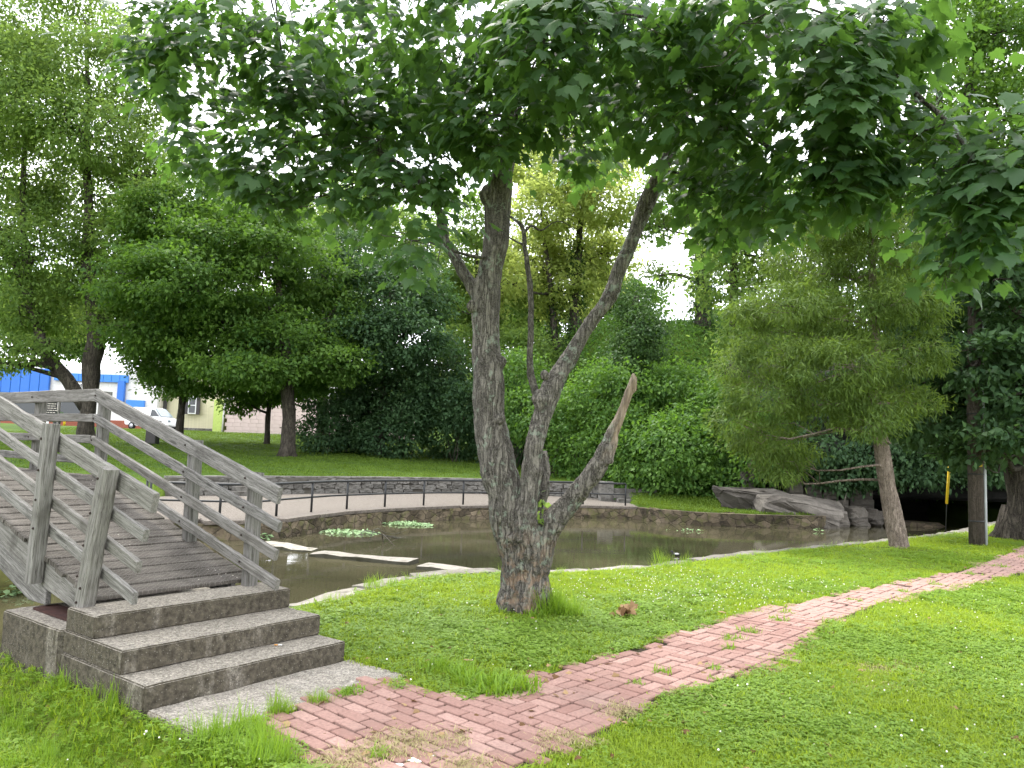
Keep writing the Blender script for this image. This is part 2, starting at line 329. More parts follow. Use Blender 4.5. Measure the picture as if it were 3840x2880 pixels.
inside = in_poly(cv, inner_loop) | (dist_poly(cv, inner_loop) < .02)
cz = np.where(inside, -1.05, height(cv)); cz = np.where(dist_poly(cv, WI, False) < .02, -.45, cz); cz = np.where(~inside & (dist_poly(cv, TER_F, False) < .45), -.45, cz)
r = np.hypot(cv[:, 0], cv[:, 1]); cz = np.where(r > 110, np.minimum(cz, 6)*np.clip(1-(r-110)/500, .3, 1), cz)
gm = N('park_ground'); v = gm.coord('Object'); n1 = gm.noise(v, .55, 5, .6); n2 = gm.noise(v, 9, 5, .65)
col = gm.mix(gm.ramp(n1, [(.35, 0.), (.65, 1.)]), (.075, .125, .014), (.145, .205, .022)); col = gm.mix(gm.ramp(n2, [(.34, .7), (.54, 0.)]), col, (.085, .075, .032))
pz = gm.n('ShaderNodeSeparateXYZ', {0: gm.geo().outputs['Position']}).outputs[2]
col = gm.mix(gm.ramp(gm.math('ADD', pz, 1.0), [(.50, 1.), (.72, 0.)]), col, (.05, .042, .024))
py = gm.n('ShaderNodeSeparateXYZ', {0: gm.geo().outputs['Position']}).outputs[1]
col = gm.mix(gm.ramp(gm.math('MULTIPLY', py, .01), [(.22, 0.), (.27, 1.)]), col, gm.mix(gm.ramp(n1, [(.3, 0.), (.7, 1.)]), (.030, .060, .010), (.070, .115, .014)))  # ground past the pond goes darker green: tree shade put into the colour
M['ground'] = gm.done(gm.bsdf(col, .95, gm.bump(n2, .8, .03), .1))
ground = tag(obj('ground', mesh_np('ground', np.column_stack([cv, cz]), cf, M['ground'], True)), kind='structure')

# ---------------------------------------------------------------- water
wm = N('pond_water'); v = wm.coord('Object'); n1 = wm.noise(v, .35, 4, .5); n2 = wm.noise(wm.coord('Object', (1, 2.2, 1)), 5., 3, .5); n3 = wm.noise(wm.coord('Object', (.5, 2.4, 1)), 1.1, 2, .5)
col = wm.mix(wm.ramp(n1, [(.35, 0.), (.65, 1.)]), (.034, .032, .018), (.078, .070, .040))
M['water'] = wm.done(wm.bsdf(col, .02, wm.bump(wm.math('ADD', wm.math('MULTIPLY', n2, .35), n3), .10, .02), .5, 0., IOR=1.33))
wl = np.array(offset_in(pond_loop, .02)); wv, _, wf, _, _, _ = delaunay_2d_cdt([Vector(p) for p in wl], [(i, (i+1) % len(wl)) for i in range(len(wl))], [], 1, 1e-5)
water = tag(pdata('water', [(p.x, p.y, WATER_Z) for p in wv], [tuple(f) for f in wf], M['water']), kind='structure')

# ---------------------------------------------------------------- stone pieces
def rock_mesh(name, sx, sy, sz, mat, seed, rough=.12, cuts=3, boxy=.75):
    bm = bmesh.new(); bmesh.ops.create_cube(bm, size=1); bmesh.ops.subdivide_edges(bm, edges=bm.edges[:], cuts=cuts, use_grid_fill=True)
    V = np.array([v.co for v in bm.verts]); L = np.linalg.norm(V, axis=1); S = V/L[:, None]*.55; V = V*boxy+S*(1-boxy)
    V = V*np.array([sx, sy, sz]); m = min(sx, sy, sz)
    V = V+np.stack([fbm(V, 1.7/max(sx, sy, sz)*2, 3, seed+k) for k in range(3)], 1)*rough*m*1.6+np.stack([vnoise(V, 9/max(sx, sy, sz), seed+9+k) for k in range(3)], 1)*rough*m*.4
    for v_, c in zip(bm.verts, V): v_.co = c
    me = bpy.data.meshes.new(name); bm.to_mesh(me); bm.free(); me.materials.append(mat)
    return me
def hull_mesh(name, sx, sy, sz, mat, seed):
    rg_ = np.random.default_rng(seed); bm = bmesh.new(); pts = rg_.uniform(-1, 1, (26, 3)); pts = np.sign(pts)*np.abs(pts)**.45*.5*np.array([sx, sy, sz]); pts[:, 2] += .25*sz*np.sin(pts[:, 0]/sx*2.4+seed)
    for q in pts: bm.verts.new(q)
    r_ = bmesh.ops.convex_hull(bm, input=bm.verts); bmesh.ops.delete(bm, geom=[g_ for g_ in r_['geom_interior'] if isinstance(g_, bmesh.types.BMVert)], context='VERTS')
    bmesh.ops.bevel(bm, geom=bm.edges[:], offset=.05*min(sx, sy, sz), segments=1, affect='EDGES'); bmesh.ops.triangulate(bm, faces=bm.faces); bmesh.ops.subdivide_edges(bm, edges=[e_ for e_ in bm.edges if e_.calc_length() > .18*min(sx, sy)], cuts=2, use_grid_fill=True); bmesh.ops.triangulate(bm, faces=bm.faces)
    V = np.array([v_.co for v_ in bm.verts]); V = V+np.stack([fbm(V*np.array([1, 1, 3.]), 2.2, 4, seed+k) for k in range(3)], 1)*.20*min(sx, sy, sz)*np.array([1, 1, .7])
    for v_, c in zip(bm.verts, V): v_.co = c
    me = bpy.data.meshes.new(name); bm.to_mesh(me); bm.free(); me.materials.append(mat); return me
def put(name, me, parent, loc, rz=0, sc=(1, 1, 1), rx=0, ry=0):
    o = obj(name, me, parent); o.location = loc; o.rotation_euler = (rx, ry, rz); o.scale = sc; return o

# kerb of flat stones along the lawn side of the pond
kerb = empty('pond_kerb', (0.7, 10.75, 0)); kerb_inv = -np.array([0.7, 10.75, 0])
tag(kerb, 'pale flat stones edging the near lawn along the pond', 'kerb')
cst = [rock_mesh('kerb_stone', 1, .36, .75, M['stone_curb'], 20+i, .075, 4, .9) for i in range(5)]
kp = np.array(NEAR[6:18], float); kp = np.vstack([resample(kp, .2)]); i = 0; acc = 0; L = np.concatenate([[0], np.cumsum(np.linalg.norm(np.diff(kp, axis=0), axis=1))]); s = 0
while s < L[-1]-.5:
    ln = rng.uniform(.7, 1.5); e = min(s+ln, L[-1]); m_ = (s+e)/2; p = np.array([np.interp(m_, L, kp[:, k]) for k in (0, 1)]); q = np.array([np.interp(e, L, kp[:, k]) for k in (0, 1)])-np.array([np.interp(s, L, kp[:, k]) for k in (0, 1)])
    nrm = np.array([-q[1], q[0]])/np.linalg.norm(q)
    o = put('kerb_stone', cst[i % 5], kerb, tuple(np.array([p[0]+nrm[0]*.06, p[1]+nrm[1]*.06, -.365+rng.uniform(-.015, .012)])+kerb_inv), math.atan2(q[1], q[0])+rng.uniform(-.03, .03), ((e-s)*.985, rng.uniform(.85, 1.15), 1)); i += 1; s = e

# terrace slab
ter = np.array(resample(np.array(TERRACE+[TERRACE[0]], float), .6)[:-1]); nT = len(ter)
tv, _, tf, _, _, _ = delaunay_2d_cdt([Vector(p) for p in ter], [(i, (i+1) % nT) for i in range(nT)], [], 1, 1e-5)
terrace = tag(pdata('terrace', [(p.x, p.y, TER_Z) for p in tv], [tuple(f) for f in tf], M['terrace']), kind='structure')

# a wall of masonry along a polyline: core + single stones on its face + coping
def ribbon(name, line, z0, z1, th, mat, parent, seed=0, rough=.03, step=.3):
    p = resample(np.array(line, float), step); n = len(p); t = np.gradient(p, axis=0); t /= np.linalg.norm(t, axis=1)[:, None]; nr = np.stack([t[:, 1], -t[:, 0]], 1)
    prof = [(0, z0), (0, z0*.66+z1*.34), (0, z0*.33+z1*.67), (0, z1), (1, z1), (1, z0)]; V = []
    for k, (o_, z) in enumerate(prof):
        q = np.column_stack([p-nr*th*o_, np.full(n, z)]); d = fbm(q, 1.6, 4, seed+k)*rough; q[:, :2] += nr*d[:, None]; q[:, 2] += vnoise(q, .9, seed+40)*rough*.5*(1 if k in (3, 4) else 0); V.append(q)
    V = np.vstack(V); F = []
    for k in range(len(prof)-1):
        for i in range(n-1): F.append((k*n+i, k*n+i+1, (k+1)*n+i+1, (k+1)*n+i))
    m = len(prof); F.append(tuple(k*n for k in range(m))); F.append(tuple(k*n+n-1 for k in reversed(range(m))))
    return recalc(pdata(name, V, F, mat, parent, False)), p, nr
bw = empty('retaining_wall', (0, 0, 0)); tag(bw, 'curved rubble stone wall behind the paved terrace', 'wall')
ribbon('core', WALL, -.5, .40, .35, M['mortar'], bw, 3)
stm = [rock_mesh('stone', .46, .14, .23, M['stone_wall'], 60+i, .22, 2, .8) for i in range(7)]
wp = resample(np.array(WALL, float), .1); wL = np.concatenate([[0], np.cumsum(np.linalg.norm(np.diff(wp, axis=0), axis=1))])
for row in range(3):
    s = rng.uniform(0, .2)
    while s < wL[-1]-.2:
        ln = rng.uniform(.24, .62); m_ = s+ln/2; p = [np.interp(m_, wL, wp[:, k]) for k in (0, 1)]; q = [np.interp(m_+.2, wL, wp[:, k])-np.interp(m_-.2, wL, wp[:, k]) for k in (0, 1)]; l = math.hypot(*q)
        if rng.random() < .93: put('stone', stm[rng.integers(7)], bw, (p[0]+q[1]/l*.03, p[1]-q[0]/l*.03, -.09+row*.185+rng.uniform(-.03, .03)), math.atan2(q[1], q[0])+rng.uniform(-.06, .06), (ln/.46*.95, 1, rng.uniform(.7, .95)), ry=rng.uniform(-.12, .12))
        s += ln
ribbon('coping', WALL, .40, .47, .42, M['stone_wall'], bw, 8, .03)
fwall = empty('pond_wall', (0, 0, 0)); tag(fwall, 'low curved stone wall holding the terrace above the pond water', 'wall')
ribbon('core', TER_F[::-1], -1.0, -.24, .4, M['stone_brown'], fwall, 5, .05, .25)
frl = TER_F[::-1]; fp = resample(np.array(frl, float), .1); fL = np.concatenate([[0], np.cumsum(np.linalg.norm(np.diff(fp, axis=0), axis=1))])
stb = [rock_mesh('stone', .46, .14, .2, M['stone_brown'], 90+i, .25, 2, .75) for i in range(6)]
for row in range(2):
    s = 0
    while s < fL[-1]-.2:
        ln = rng.uniform(.3, .75); m_ = s+ln/2; p = [np.interp(m_, fL, fp[:, k]) for k in (0, 1)]; q = [np.interp(m_+.2, fL, fp[:, k])-np.interp(m_-.2, fL, fp[:, k]) for k in (0, 1)]; l = math.hypot(*q)
        if rng.random() < .92: put('stone', stb[rng.integers(6)], fwall, (p[0]+q[1]/l*.03, p[1]-q[0]/l*.03, -.52+row*.19+rng.uniform(-.03, .03)), math.atan2(q[1], q[0]), (ln/.46, .8, rng.uniform(.8, 1)))
        s += ln
s = 0
cop = [rock_mesh('coping_slab', 1, .5, .085, M['terrace'], 120+i, .06, 2, .96) for i in range(3)]
while s < fL[-1]-.3:
    ln = min(rng.uniform(1.1, 1.9), fL[-1]-s); m_ = s+ln/2; p = [np.interp(m_, fL, fp[:, k]) for k in (0, 1)]; q = [np.interp(m_+.3, fL, fp[:, k])-np.interp(m_-.3, fL, fp[:, k]) for k in (0, 1)]; l = math.hypot(*q)
    put('coping_slab', cop[rng.integers(3)], fwall, (p[0]-q[1]/l*.16, p[1]+q[0]/l*.16, -.198), math.atan2(q[1], q[0]), (ln*1.0, 1, 1)); s += ln
rbank = empty('bank_wall', (0, 0, 0)); tag(rbank, 'low brown stone wall along the grassy bank beside the cave', 'wall')
ribbon('core', FAR_R[::-1], -1.0, -.17, .35, M['stone_brown'], rbank, 15, .05, .25)
rr = np.array(FAR_R[::-1], float); rp_ = resample(rr, .1); rL = np.concatenate([[0], np.cumsum(np.linalg.norm(np.diff(rp_, axis=0), axis=1))])
for row in range(2):
    s = .1*row
    while s < rL[-1]-.2:
        ln = rng.uniform(.35, .9); m_ = s+ln/2; p = [np.interp(m_, rL, rp_[:, k]) for k in (0, 1)]; q = [np.interp(m_+.2, rL, rp_[:, k])-np.interp(m_-.2, rL, rp_[:, k]) for k in (0, 1)]; l = math.hypot(*q)
        put('stone', stb[rng.integers(6)], rbank, (p[0]+q[1]/l*.03, p[1]-q[0]/l*.03, -.55+row*.24+rng.uniform(-.04, .04)), math.atan2(q[1], q[0])+rng.uniform(-.08, .08), (ln/.46, 1.5, rng.uniform(1.0, 1.35)), ry=rng.uniform(-.1, .1)); s += ln
lbank = empty('creek_bank_wall', (0, 0, 0)); tag(lbank, 'mossy low stone bank across the creek under the footbridge', 'wall')
M['moss_rock'] = m_rock('mossy_bank_rock', (.15, .14, .05), (.26, .27, .08), (.06, .05, .025), 1.5, .9)
ribbon('core', FAR_L[::-1], -1.0, -.06, .5, M['moss_rock'], lbank, 25, .12, .25)

# pipe railing on the terrace edge
def tube(pts, radii, seg=8, caps=True):
    pts = np.asarray(pts, float); n = len(pts); radii = np.broadcast_to(np.asarray(radii, float), (n,)); t = np.gradient(pts, axis=0); t /= np.linalg.norm(t, axis=1)[:, None]+1e-9
    a = np.cross(t[0], [0, 0, 1.]); 
    if np.linalg.norm(a) < .1: a = np.cross(t[0], [0, 1., 0])
    a /= np.linalg.norm(a); V = []
    for i in range(n):
        a = a-t[i]*(a@t[i]); a /= np.linalg.norm(a); b = np.cross(t[i], a); th = np.arange(seg)*2*math.pi/seg
        V.append(pts[i]+radii[i]*(np.cos(th)[:, None]*a+np.sin(th)[:, None]*b))
    V = np.vstack(V); i = np.arange(n-1)[:, None]*seg; k = np.arange(seg)[None]; k2 = (k+1) % seg
    F = np.stack([i+k, i+k2, i+seg+k2, i+seg+k], -1).reshape(-1, 4); T = np.zeros((0, 3), int)
    if caps:
        V = np.vstack([V, pts[:1], pts[-1:]]); c0 = n*seg; kk = np.arange(seg); T = np.vstack([np.stack([(kk+1) % seg, kk, np.full(seg, c0)], 1), np.stack([(n-1)*seg+kk, (n-1)*seg+(kk+1) % seg, np.full(seg, c0+1)], 1)])
    return V, F, T
def tube_obj(name, pts, radii, mat, parent=None, seg=8, smooth=True):
    V, F, T = tube(pts, radii, seg); return obj(name, mesh_np(name, V, [F, T], mat, smooth), parent)
rl = np.array([(-9.1, 19.6)]+[tuple(x) for x in np.array(offset_in(TER_F[::-1]+[(-9, 24), (3, 31)], .28))[:len(TER_F)][::-1]])
rl[-1] = (4.35, 28.75)
rail = empty('pipe_railing', (float(rl[0][0]), float(rl[0][1]), TER_Z)); tag(rail, 'black two rail pipe railing along the curved terrace edge', 'railing')
rinv = -np.array([rl[0][0], rl[0][1], TER_Z]); rp = resample(rl, .3)
tube_obj('top_rail', np.column_stack([rp, np.full(len(rp), TER_Z+.80)])+rinv, .036, M['black_metal'], rail)
tube_obj('mid_rail', np.column_stack([rp, np.full(len(rp), TER_Z+.40)])+rinv, .026, M['black_metal'], rail)
pst = mesh_np('post', *(lambda t: (t[0], [t[1], t[2]]))(tube([(0, 0, 0), (0, 0, .4), (0, 0, .79)], .032, 8)), M['black_metal'], True)
pp = resample(rl, 1.62)
for q in pp: put('post', pst, rail, tuple(np.array([q[0], q[1], TER_Z])+rinv))

# bevelled box helper
def box_me(name, sx, sy, sz, mat, bev=.01, seg=1):
    bm = bmesh.new(); bmesh.ops.create_cube(bm, size=1); bmesh.ops.scale(bm, vec=(sx, sy, sz), verts=bm.verts)
    if bev: bmesh.ops.bevel(bm, geom=bm.edges[:], offset=bev, segments=seg, affect='EDGES')
    me = bpy.data.meshes.new(name); bm.to_mesh(me); bm.free()
    if mat: me.materials.append(mat)
    return me
def box(name, c, s, mat, parent=None, bev=.01, rz=0, inv=None):
    o = obj(name, box_me(name, *s, mat, bev), parent); c = np.array(c, float)+(inv if inv is not None else 0); o.location = tuple(c); o.rotation_euler.z = rz; return o
stp = empty('stone_steps', (5.0, 30.6, -.2)); tag(stp, 'three grey stone steps beside the end of the terrace railing', 'steps')
for k, (x, y, z, sx) in enumerate([(.45, .1, .08, 2.3), (.1, .5, .27, 1.75), (.12, .85, .45, 1.75)]):
    put('step', rock_mesh('step', sx, .5, .2, M['stone_wall'], 140+k, .06, 2, .95), stp, (x, y, z), .05)
put('pier', rock_mesh('pier', .55, .5, .85, M['stone_wall'], 150, .08, 3, .92), stp, (-1.05, .75, .38), .1)
stl = empty('terrace_steps', (-8.7, 27.4, TER_Z)); tag(stl, 'grey concrete steps cut through the rubble wall by the terrace', 'steps')
for k in range(4): put('step', rock_mesh('step', 1.5, .34, .16, M['stone_wall'], 155+k, .04, 2, .96), stl, (-.08*k-.1, .3*k-.55, .08+.155*k), .8)

# weir slabs
for k, (x, y, ln, wd, rz, lab) in enumerate([(-2.82, 15.55, 2.3, .55, -.34, 'long pale flat stone slab with mossy edge in the middle of the pond weir'), (-.68, 14.35, 2.0, .5, -.42, 'flat pale weir slab in the water close behind the maple trunk'), (-4.85, 16.85, 1.7, .5, -.5, 'flat weir slab low in the water beyond the lower bridge post')]):
    tag(put('weir_slab', rock_mesh('weir_slab', ln, wd, .44, M['slab'], 170+k, .10, 5, .88), None, (x, y, WATER_Z-.155), rz), lab, 'stone slab', 'flat slabs of the pond weir')

# ---------------------------------------------------------------- cave and rocks
xs = np.arange(8.2, 27, .3); prof = [(39, -1.2), (38.4, -.2), (37.5, .15), (35.5, .30), (33.2, .32), (32.0, .38), (31.2, .42), (30.9, .55), (31.0, .8), (30.6, 1.05), (30.2, 1.12), (29.7, 1.18), (29.45, 1.28), (29.4, 1.55), (29.7, 1.75), (29.5, 1.95), (29.5, 2.4), (30.0, 2.55), (29.8, 2.9), (29.9, 3.4), (30.5, 3.7), (30.6, 4.4), (31.4, 4.9), (33, 5.6), (37, 7.0), (42, 7.4)]
V = []
for i, x in enumerate(xs):
    for k, (y, z) in enumerate(prof):
        e = smooth((9.6-x)/1.6)*1.5; f_ = float(smooth(np.array((x-9.6)/2.6))); V.append((x, y+e*(1 if 5 < k < 22 else 0)-.16*max(0, x-13)*(k > 3), z if z < .9 else .9+(z-.9)*f_))
V = np.array(V); q = np.stack([fbm(V*np.array([.5, .5, 2.2]), .9, 5, 200+k) for k in range(3)], 1); V = V+q*np.array([.35, .5, .16])
m_ = len(prof); F = [(i*m_+k, (i+1)*m_+k, (i+1)*m_+k+1, i*m_+k+1) for i in range(len(xs)-1) for k in range(m_-1)]
cave = tag(recalc(pdata('cave_rock', V, F, M['cave'])), kind='structure')
lw = [(8.2, y, z) for y, z in ((29.8, 0), (33, 0), (40, 0))]
V = []; ys = np.arange(30.5, 41, .5); zs = np.arange(-1.1, 2.6, .3)
for y in ys:
    for z in zs: V.append((9.2+.25*math.sin(z*5+y)+.12*(y-30), y, z))
V = np.array(V)+np.stack([fbm(np.array(V), 1.1, 4, 230+k) for k in range(3)], 1)*.3; m_ = len(zs)
cw = tag(recalc(pdata('cave_side_rock', V, [(i*m_+k, (i+1)*m_+k, (i+1)*m_+k+1, i*m_+k+1) for i in range(len(ys)-1) for k in range(m_-1)], M['cave'])), kind='structure')
def boulder(x, y, z, s, seed, lab, rz=0, rx=0, ry=0, mat='boulder', boxy=.7, rough=.2, group=None, name='boulder', cat='boulder'):
    return tag(put(name, hull_mesh(name, *s, M[mat], seed), None, (x, y, z), rz, rx=rx, ry=ry), lab, cat, group)
boulder(10.35, 27.75, -.02, (3.3, 1.7, 1.15), 301, 'big slanting grey slab of rock on the bank wall', .05, .15, .23)
boulder(8.6, 28.6, .12, (3.0, 1.5, 1.0), 302, 'dark slanting rock tucked under the bushes beside the pale slab', .1, .1, .2)
boulder(11.55, 28.0, -.42, (1.5, .9, .8), 303, 'dark wet rock at the waterline below the slanting slab', .3, 0, .1)
boulder(12.9, 29.0, -.30, (1.0, .8, .85), 304, 'rounded grey boulder at the foot of the stacked block wall', .4, 0, 0, boxy=.5)
boulder(13.7, 29.2, -.33, (.9, .7, .7), 305, 'low dark boulder to the side of the rounded one by the cave', .8, 0, 0, boxy=.5)
boulder(15.5, 29.7, -.52, (2.6, .9, .28), 306, 'flat tan rock ledge just above the cave water', .05, 0, .03, 'stone_brown', .85, .15)
boulder(9.4, 28.2, .52, (.7, .5, .35), 307, 'small loose stone on top of the slanting rocks', .3, 0, 0, boxy=.55)
bwall = empty('block_wall', (12.6, 29.9, -.5)); tag(bwall, 'stacked stone block wall at the cave mouth', 'wall')
for k, (x, z, sx, sz) in enumerate([(-.6, .2, 1., .42), (.45, .2, 1.1, .42), (1.5, .2, .9, .4), (-.8, .6, .7, .38), (0, .6, .9, .38), (.95, .62, 1., .42), (-.9, .97, .6, .34), (-.25, .95, .6, .32), (.75, 1.02, 1.3, .4), (-.95, 1.28, .5, .3), (-.5, 1.28, .4, .28)]):
    put('block', rock_mesh('block', sx*.97, .6, sz, M['boulder'], 320+k, .10, 2, .88), bwall, (x, .05*(k % 3), z), 0)
lin = empty('stone_lintel', (10.6, 30.0, -.2)); tag(lin, 'reddish stone lintel on a short pillar over a dark opening', 'lintel')
M['lintel'] = m_rock('red_grey_stone', (.19, .12, .10), (.26, .21, .19), (.08, .06, .055), 1.2)
put('beam', rock_mesh('beam', 2.2, .6, .58, M['lintel'], 340, .10, 3, .92), lin, (-.2, 0, 1.72), .03)
put('pillar', rock_mesh('pillar', .5, .5, 1.45, M['boulder'], 341, .10, 3, .9), lin, (.45, 0, .7))
put('pillar', rock_mesh('pillar', .45, .5, 1.45, M['boulder'], 342, .10, 3, .9), lin, (-1.3, .3, .7))

# ---------------------------------------------------------------- brick path
e1 = np.array([math.cos(R(48)), math.sin(R(48))]); e2 = np.array([e1[1], -e1[0]])
bm_ = N('red_brick'); v = bm_.coord('Object'); r_ = bm_.rand(); wp_ = bm_.n('ShaderNodeSeparateXYZ', {0: bm_.geo().outputs['Position']})
pn = bm_.noise(bm_.geo().outputs['Position'], 1.1, 4, .6); f1 = bm_.noise(bm_.n('ShaderNodeVectorMath', {0: v, 1: bm_.n('ShaderNodeCombineXYZ', {0: bm_.math('MULTIPLY', r_, 90.), 1: r_, 2: 0.}).outputs[0]}, operation='ADD').outputs[0], 45, 5, .65)
col = bm_.mix(r_, (.250, .140, .116), (.365, .232, .196)); col = bm_.mix(bm_.ramp(f1, [(.30, .6), (.55, 0.)]), col, (.17, .105, .09)); col = bm_.mix(bm_.ramp(f1, [(.6, 0.), (.8, .5)]), col, (.46, .35, .31))
col = bm_.mix(bm_.ramp(pn, [(.50, 0.), (.70, .5)]), col, (.19, .135, .115))
M['brick'] = bm_.done(bm_.bsdf(col, .92, bm_.bump(f1, .6, .006), .15))
pb = N('path_bed'); v = pb.coord('Object'); n1 = pb.noise(v, 8, 5, .65); M['bed'] = pb.done(pb.bsdf(pb.ramp(n1, [(.3, (.018, .015, .011)), (.55, (.045, .037, .026)), (.8, (.10, .085, .055))]), .98, pb.bump(n1, .8, .02), .05))
def poly_obj(name, poly, z, mat, parent=None, step=.4):
    lp = resample(np.array(list(poly)+[poly[0]], float), step)[:-1]; vv, _, ff, _, _, _ = delaunay_2d_cdt([Vector(p[:2]) for p in lp], [(i, (i+1) % len(lp)) for i in range(len(lp))], [], 1, 1e-5)
    return pdata(name, [(p.x, p.y, z) for p in vv], [tuple(f) for f in ff], mat, parent)
path = tag(poly_obj('brick_path', PATH, .006, M['bed']), kind='structure')
def brick_me(seed):
    rg = np.random.default_rng(seed); bm = bmesh.new(); bmesh.ops.create_cube(bm, size=1); bmesh.ops.scale(bm, vec=(.189, .087, .05), verts=bm.verts)
    for v_ in bm.verts: v_.co += Vector(rg.uniform(-.0016, .0016, 3))
    bmesh.ops.bevel(bm, geom=bm.edges[:], offset=.0045, segments=1, affect='EDGES'); me = bpy.data.meshes.new('brick'); bm.to_mesh(me); bm.free(); me.materials.append(M['brick']); return me
bms = [brick_me(400+i) for i in range(8)]
BR = []
Lm = .205; Wd = .1025
for iu in range(-10, 130):
    for iv in range(-60, 30):
        s0 = iu*Lm; t0 = iv*Lm; c = e1*(s0+Lm/2)+e2*(t0+Lm/2)
        if s0 < 3.55:   # running bond, long side along e2
            for k in (0, 1):
                off = (Lm/2 if (2*iu+k) % 2 else 0); BR.append((*(e1*(s0+Wd*(k+.5))+e2*(t0+off+Lm/2)), 1))
        elif (iu+iv) % 2 == 0:
            for k in (0, 1): BR.append((*(e1*(s0+Lm*(.5))+e2*(t0+Wd*(k+.5))), 0))
        else:
            for k in (0, 1): BR.append((*(e1*(s0+Wd*(k+.5))+e2*(t0+Lm*.5)), 1))
BR = np.array(BR); dj = vnoise(np.column_stack([BR[:, :2], BR[:, 0]*0]), 1.5, 77)*.10; sg = np.where(in_poly(BR, PATH), dist_poly(BR, PATH), -dist_poly(BR, PATH))
BR = BR[(sg+dj > -.01) & (BR[:, 1] > 3.2)]; BR = BR[np.argsort(np.hypot(BR[:, 0], BR[:, 1]))]
a1, a2 = math.atan2(e1[1], e1[0]), math.atan2(e2[1], e2[0]); bV, bF = [], []; tot = 0
for i, (x, y, o_) in enumerate(BR):
    me = bms[rng.integers(8)]; rz = (a2 if o_ else a1)+rng.uniform(-.018, .018)+(math.pi if rng.random() < .5 else 0); rx, ry = rng.uniform(-.022, .022, 2)
    far_ = np.clip((math.hypot(x, y)-6)/6, 0, 1); z = 0.0+rng.uniform(-.004, .004); x += rng.uniform(-.003, .003)*(1+2*far_); y += rng.uniform(-.003, .003)*(1+2*far_)
    if i < 300:
        if in_poly(np.array([[x, y]]), PATH)[0] or rng.random() < .75: put('brick', me, path, (x, y, z), rz, rx=rx, ry=ry)
    elif rng.random() < .96:
        vv = np.array([v_.co for v_ in me.vertices])@np.array(Euler((rx, ry, rz)).to_matrix()).T+np.array([x, y, z]); bV.append(vv); bF += [tuple(j+tot for j in p_.vertices) for p_ in me.polygons]; tot += len(vv)
rest = pdata('bricks', np.vstack(bV), bF, M['brick'], path); rest['kind'] = 'stuff'

# ---------------------------------------------------------------- concrete steps, apron
def local_box(name, a0, a1_, b0, b1, z0, z1, mat, parent, inv, seed, vox=.022, rough=.005, bev=.009):
    bm = bmesh.new(); bmesh.ops.create_cube(bm, size=1); bmesh.ops.scale(bm, vec=(a1_-a0, b1-b0, z1-z0), verts=bm.verts); bmesh.ops.bevel(bm, geom=bm.edges[:], offset=bev, segments=2, affect='EDGES')
    for ax in range(3):
        d = (a1_-a0, b1-b0, z1-z0)[ax]; n_ = int(d/vox/2)
        for k in range(1, n_):
            co = [0, 0, 0]; no_ = [0, 0, 0]; co[ax] = -d/2+d*k/n_; no_[ax] = 1; bmesh.ops.bisect_plane(bm, geom=bm.verts[:]+bm.edges[:]+bm.faces[:], plane_co=co, plane_no=no_)
    bm.normal_update(); V = np.array([v_.co for v_ in bm.verts]); Nn = np.array([v_.normal for v_ in bm.verts]); s_ = np.array([seed*3.1, seed*1.7, 0])
    d = fbm(V+s_, 5, 4, seed)*rough+vnoise(V+s_, 40, seed+3)*rough*.35
    edge = np.sum(np.abs(V)/np.array([(a1_-a0)/2, (b1-b0)/2, (z1-z0)/2]) > .97, axis=1) >= 2; d = d-edge*np.maximum(0, fbm(V+s_, 6, 4, seed+8)-.05)*.022
    V = V+Nn*d[:, None]
    for v_, c in zip(bm.verts, V): v_.co = c
    me = bpy.data.meshes.new(name); bm.to_mesh(me); bm.free(); me.materials.append(mat)
    o = obj(name, me, parent); o.location = tuple(BL((a0+a1_)/2, (b0+b1)/2, (z0+z1)/2)+inv); o.rotation_euler.z = math.atan2(BA[1], BA[0]); return o
steps = empty('concrete_steps', tuple(BO)); tag(steps, 'worn dark concrete steps and abutment at the foot of the wooden footbridge', 'steps')
sinv = -BO
local_box('step', 0, 1.55, 0, 1.09, -.55, .15, M['concrete'], steps, sinv, 1)
local_box('step', .008, 1.553, .30, 1.09, .15, .30, M['concrete'], steps, sinv, 2)
local_box('step', .016, 1.556, .69, 1.09, .30, .45, M['concrete'], steps, sinv, 3)
local_box('abutment', -.02, 1.58, 1.094, 2.02, -1.0, .30, M['concrete'], steps, sinv, 4, .03, .012)
M['apron'] = m_concrete('pale_gravelly_concrete', (.29, .265, .23), (.15, .115, .075), True, .2)
apron = local_box('landing', .02, 1.60, -.62, -.004, -.10, .012, M['apron'], steps, sinv, 5, .04, .005)
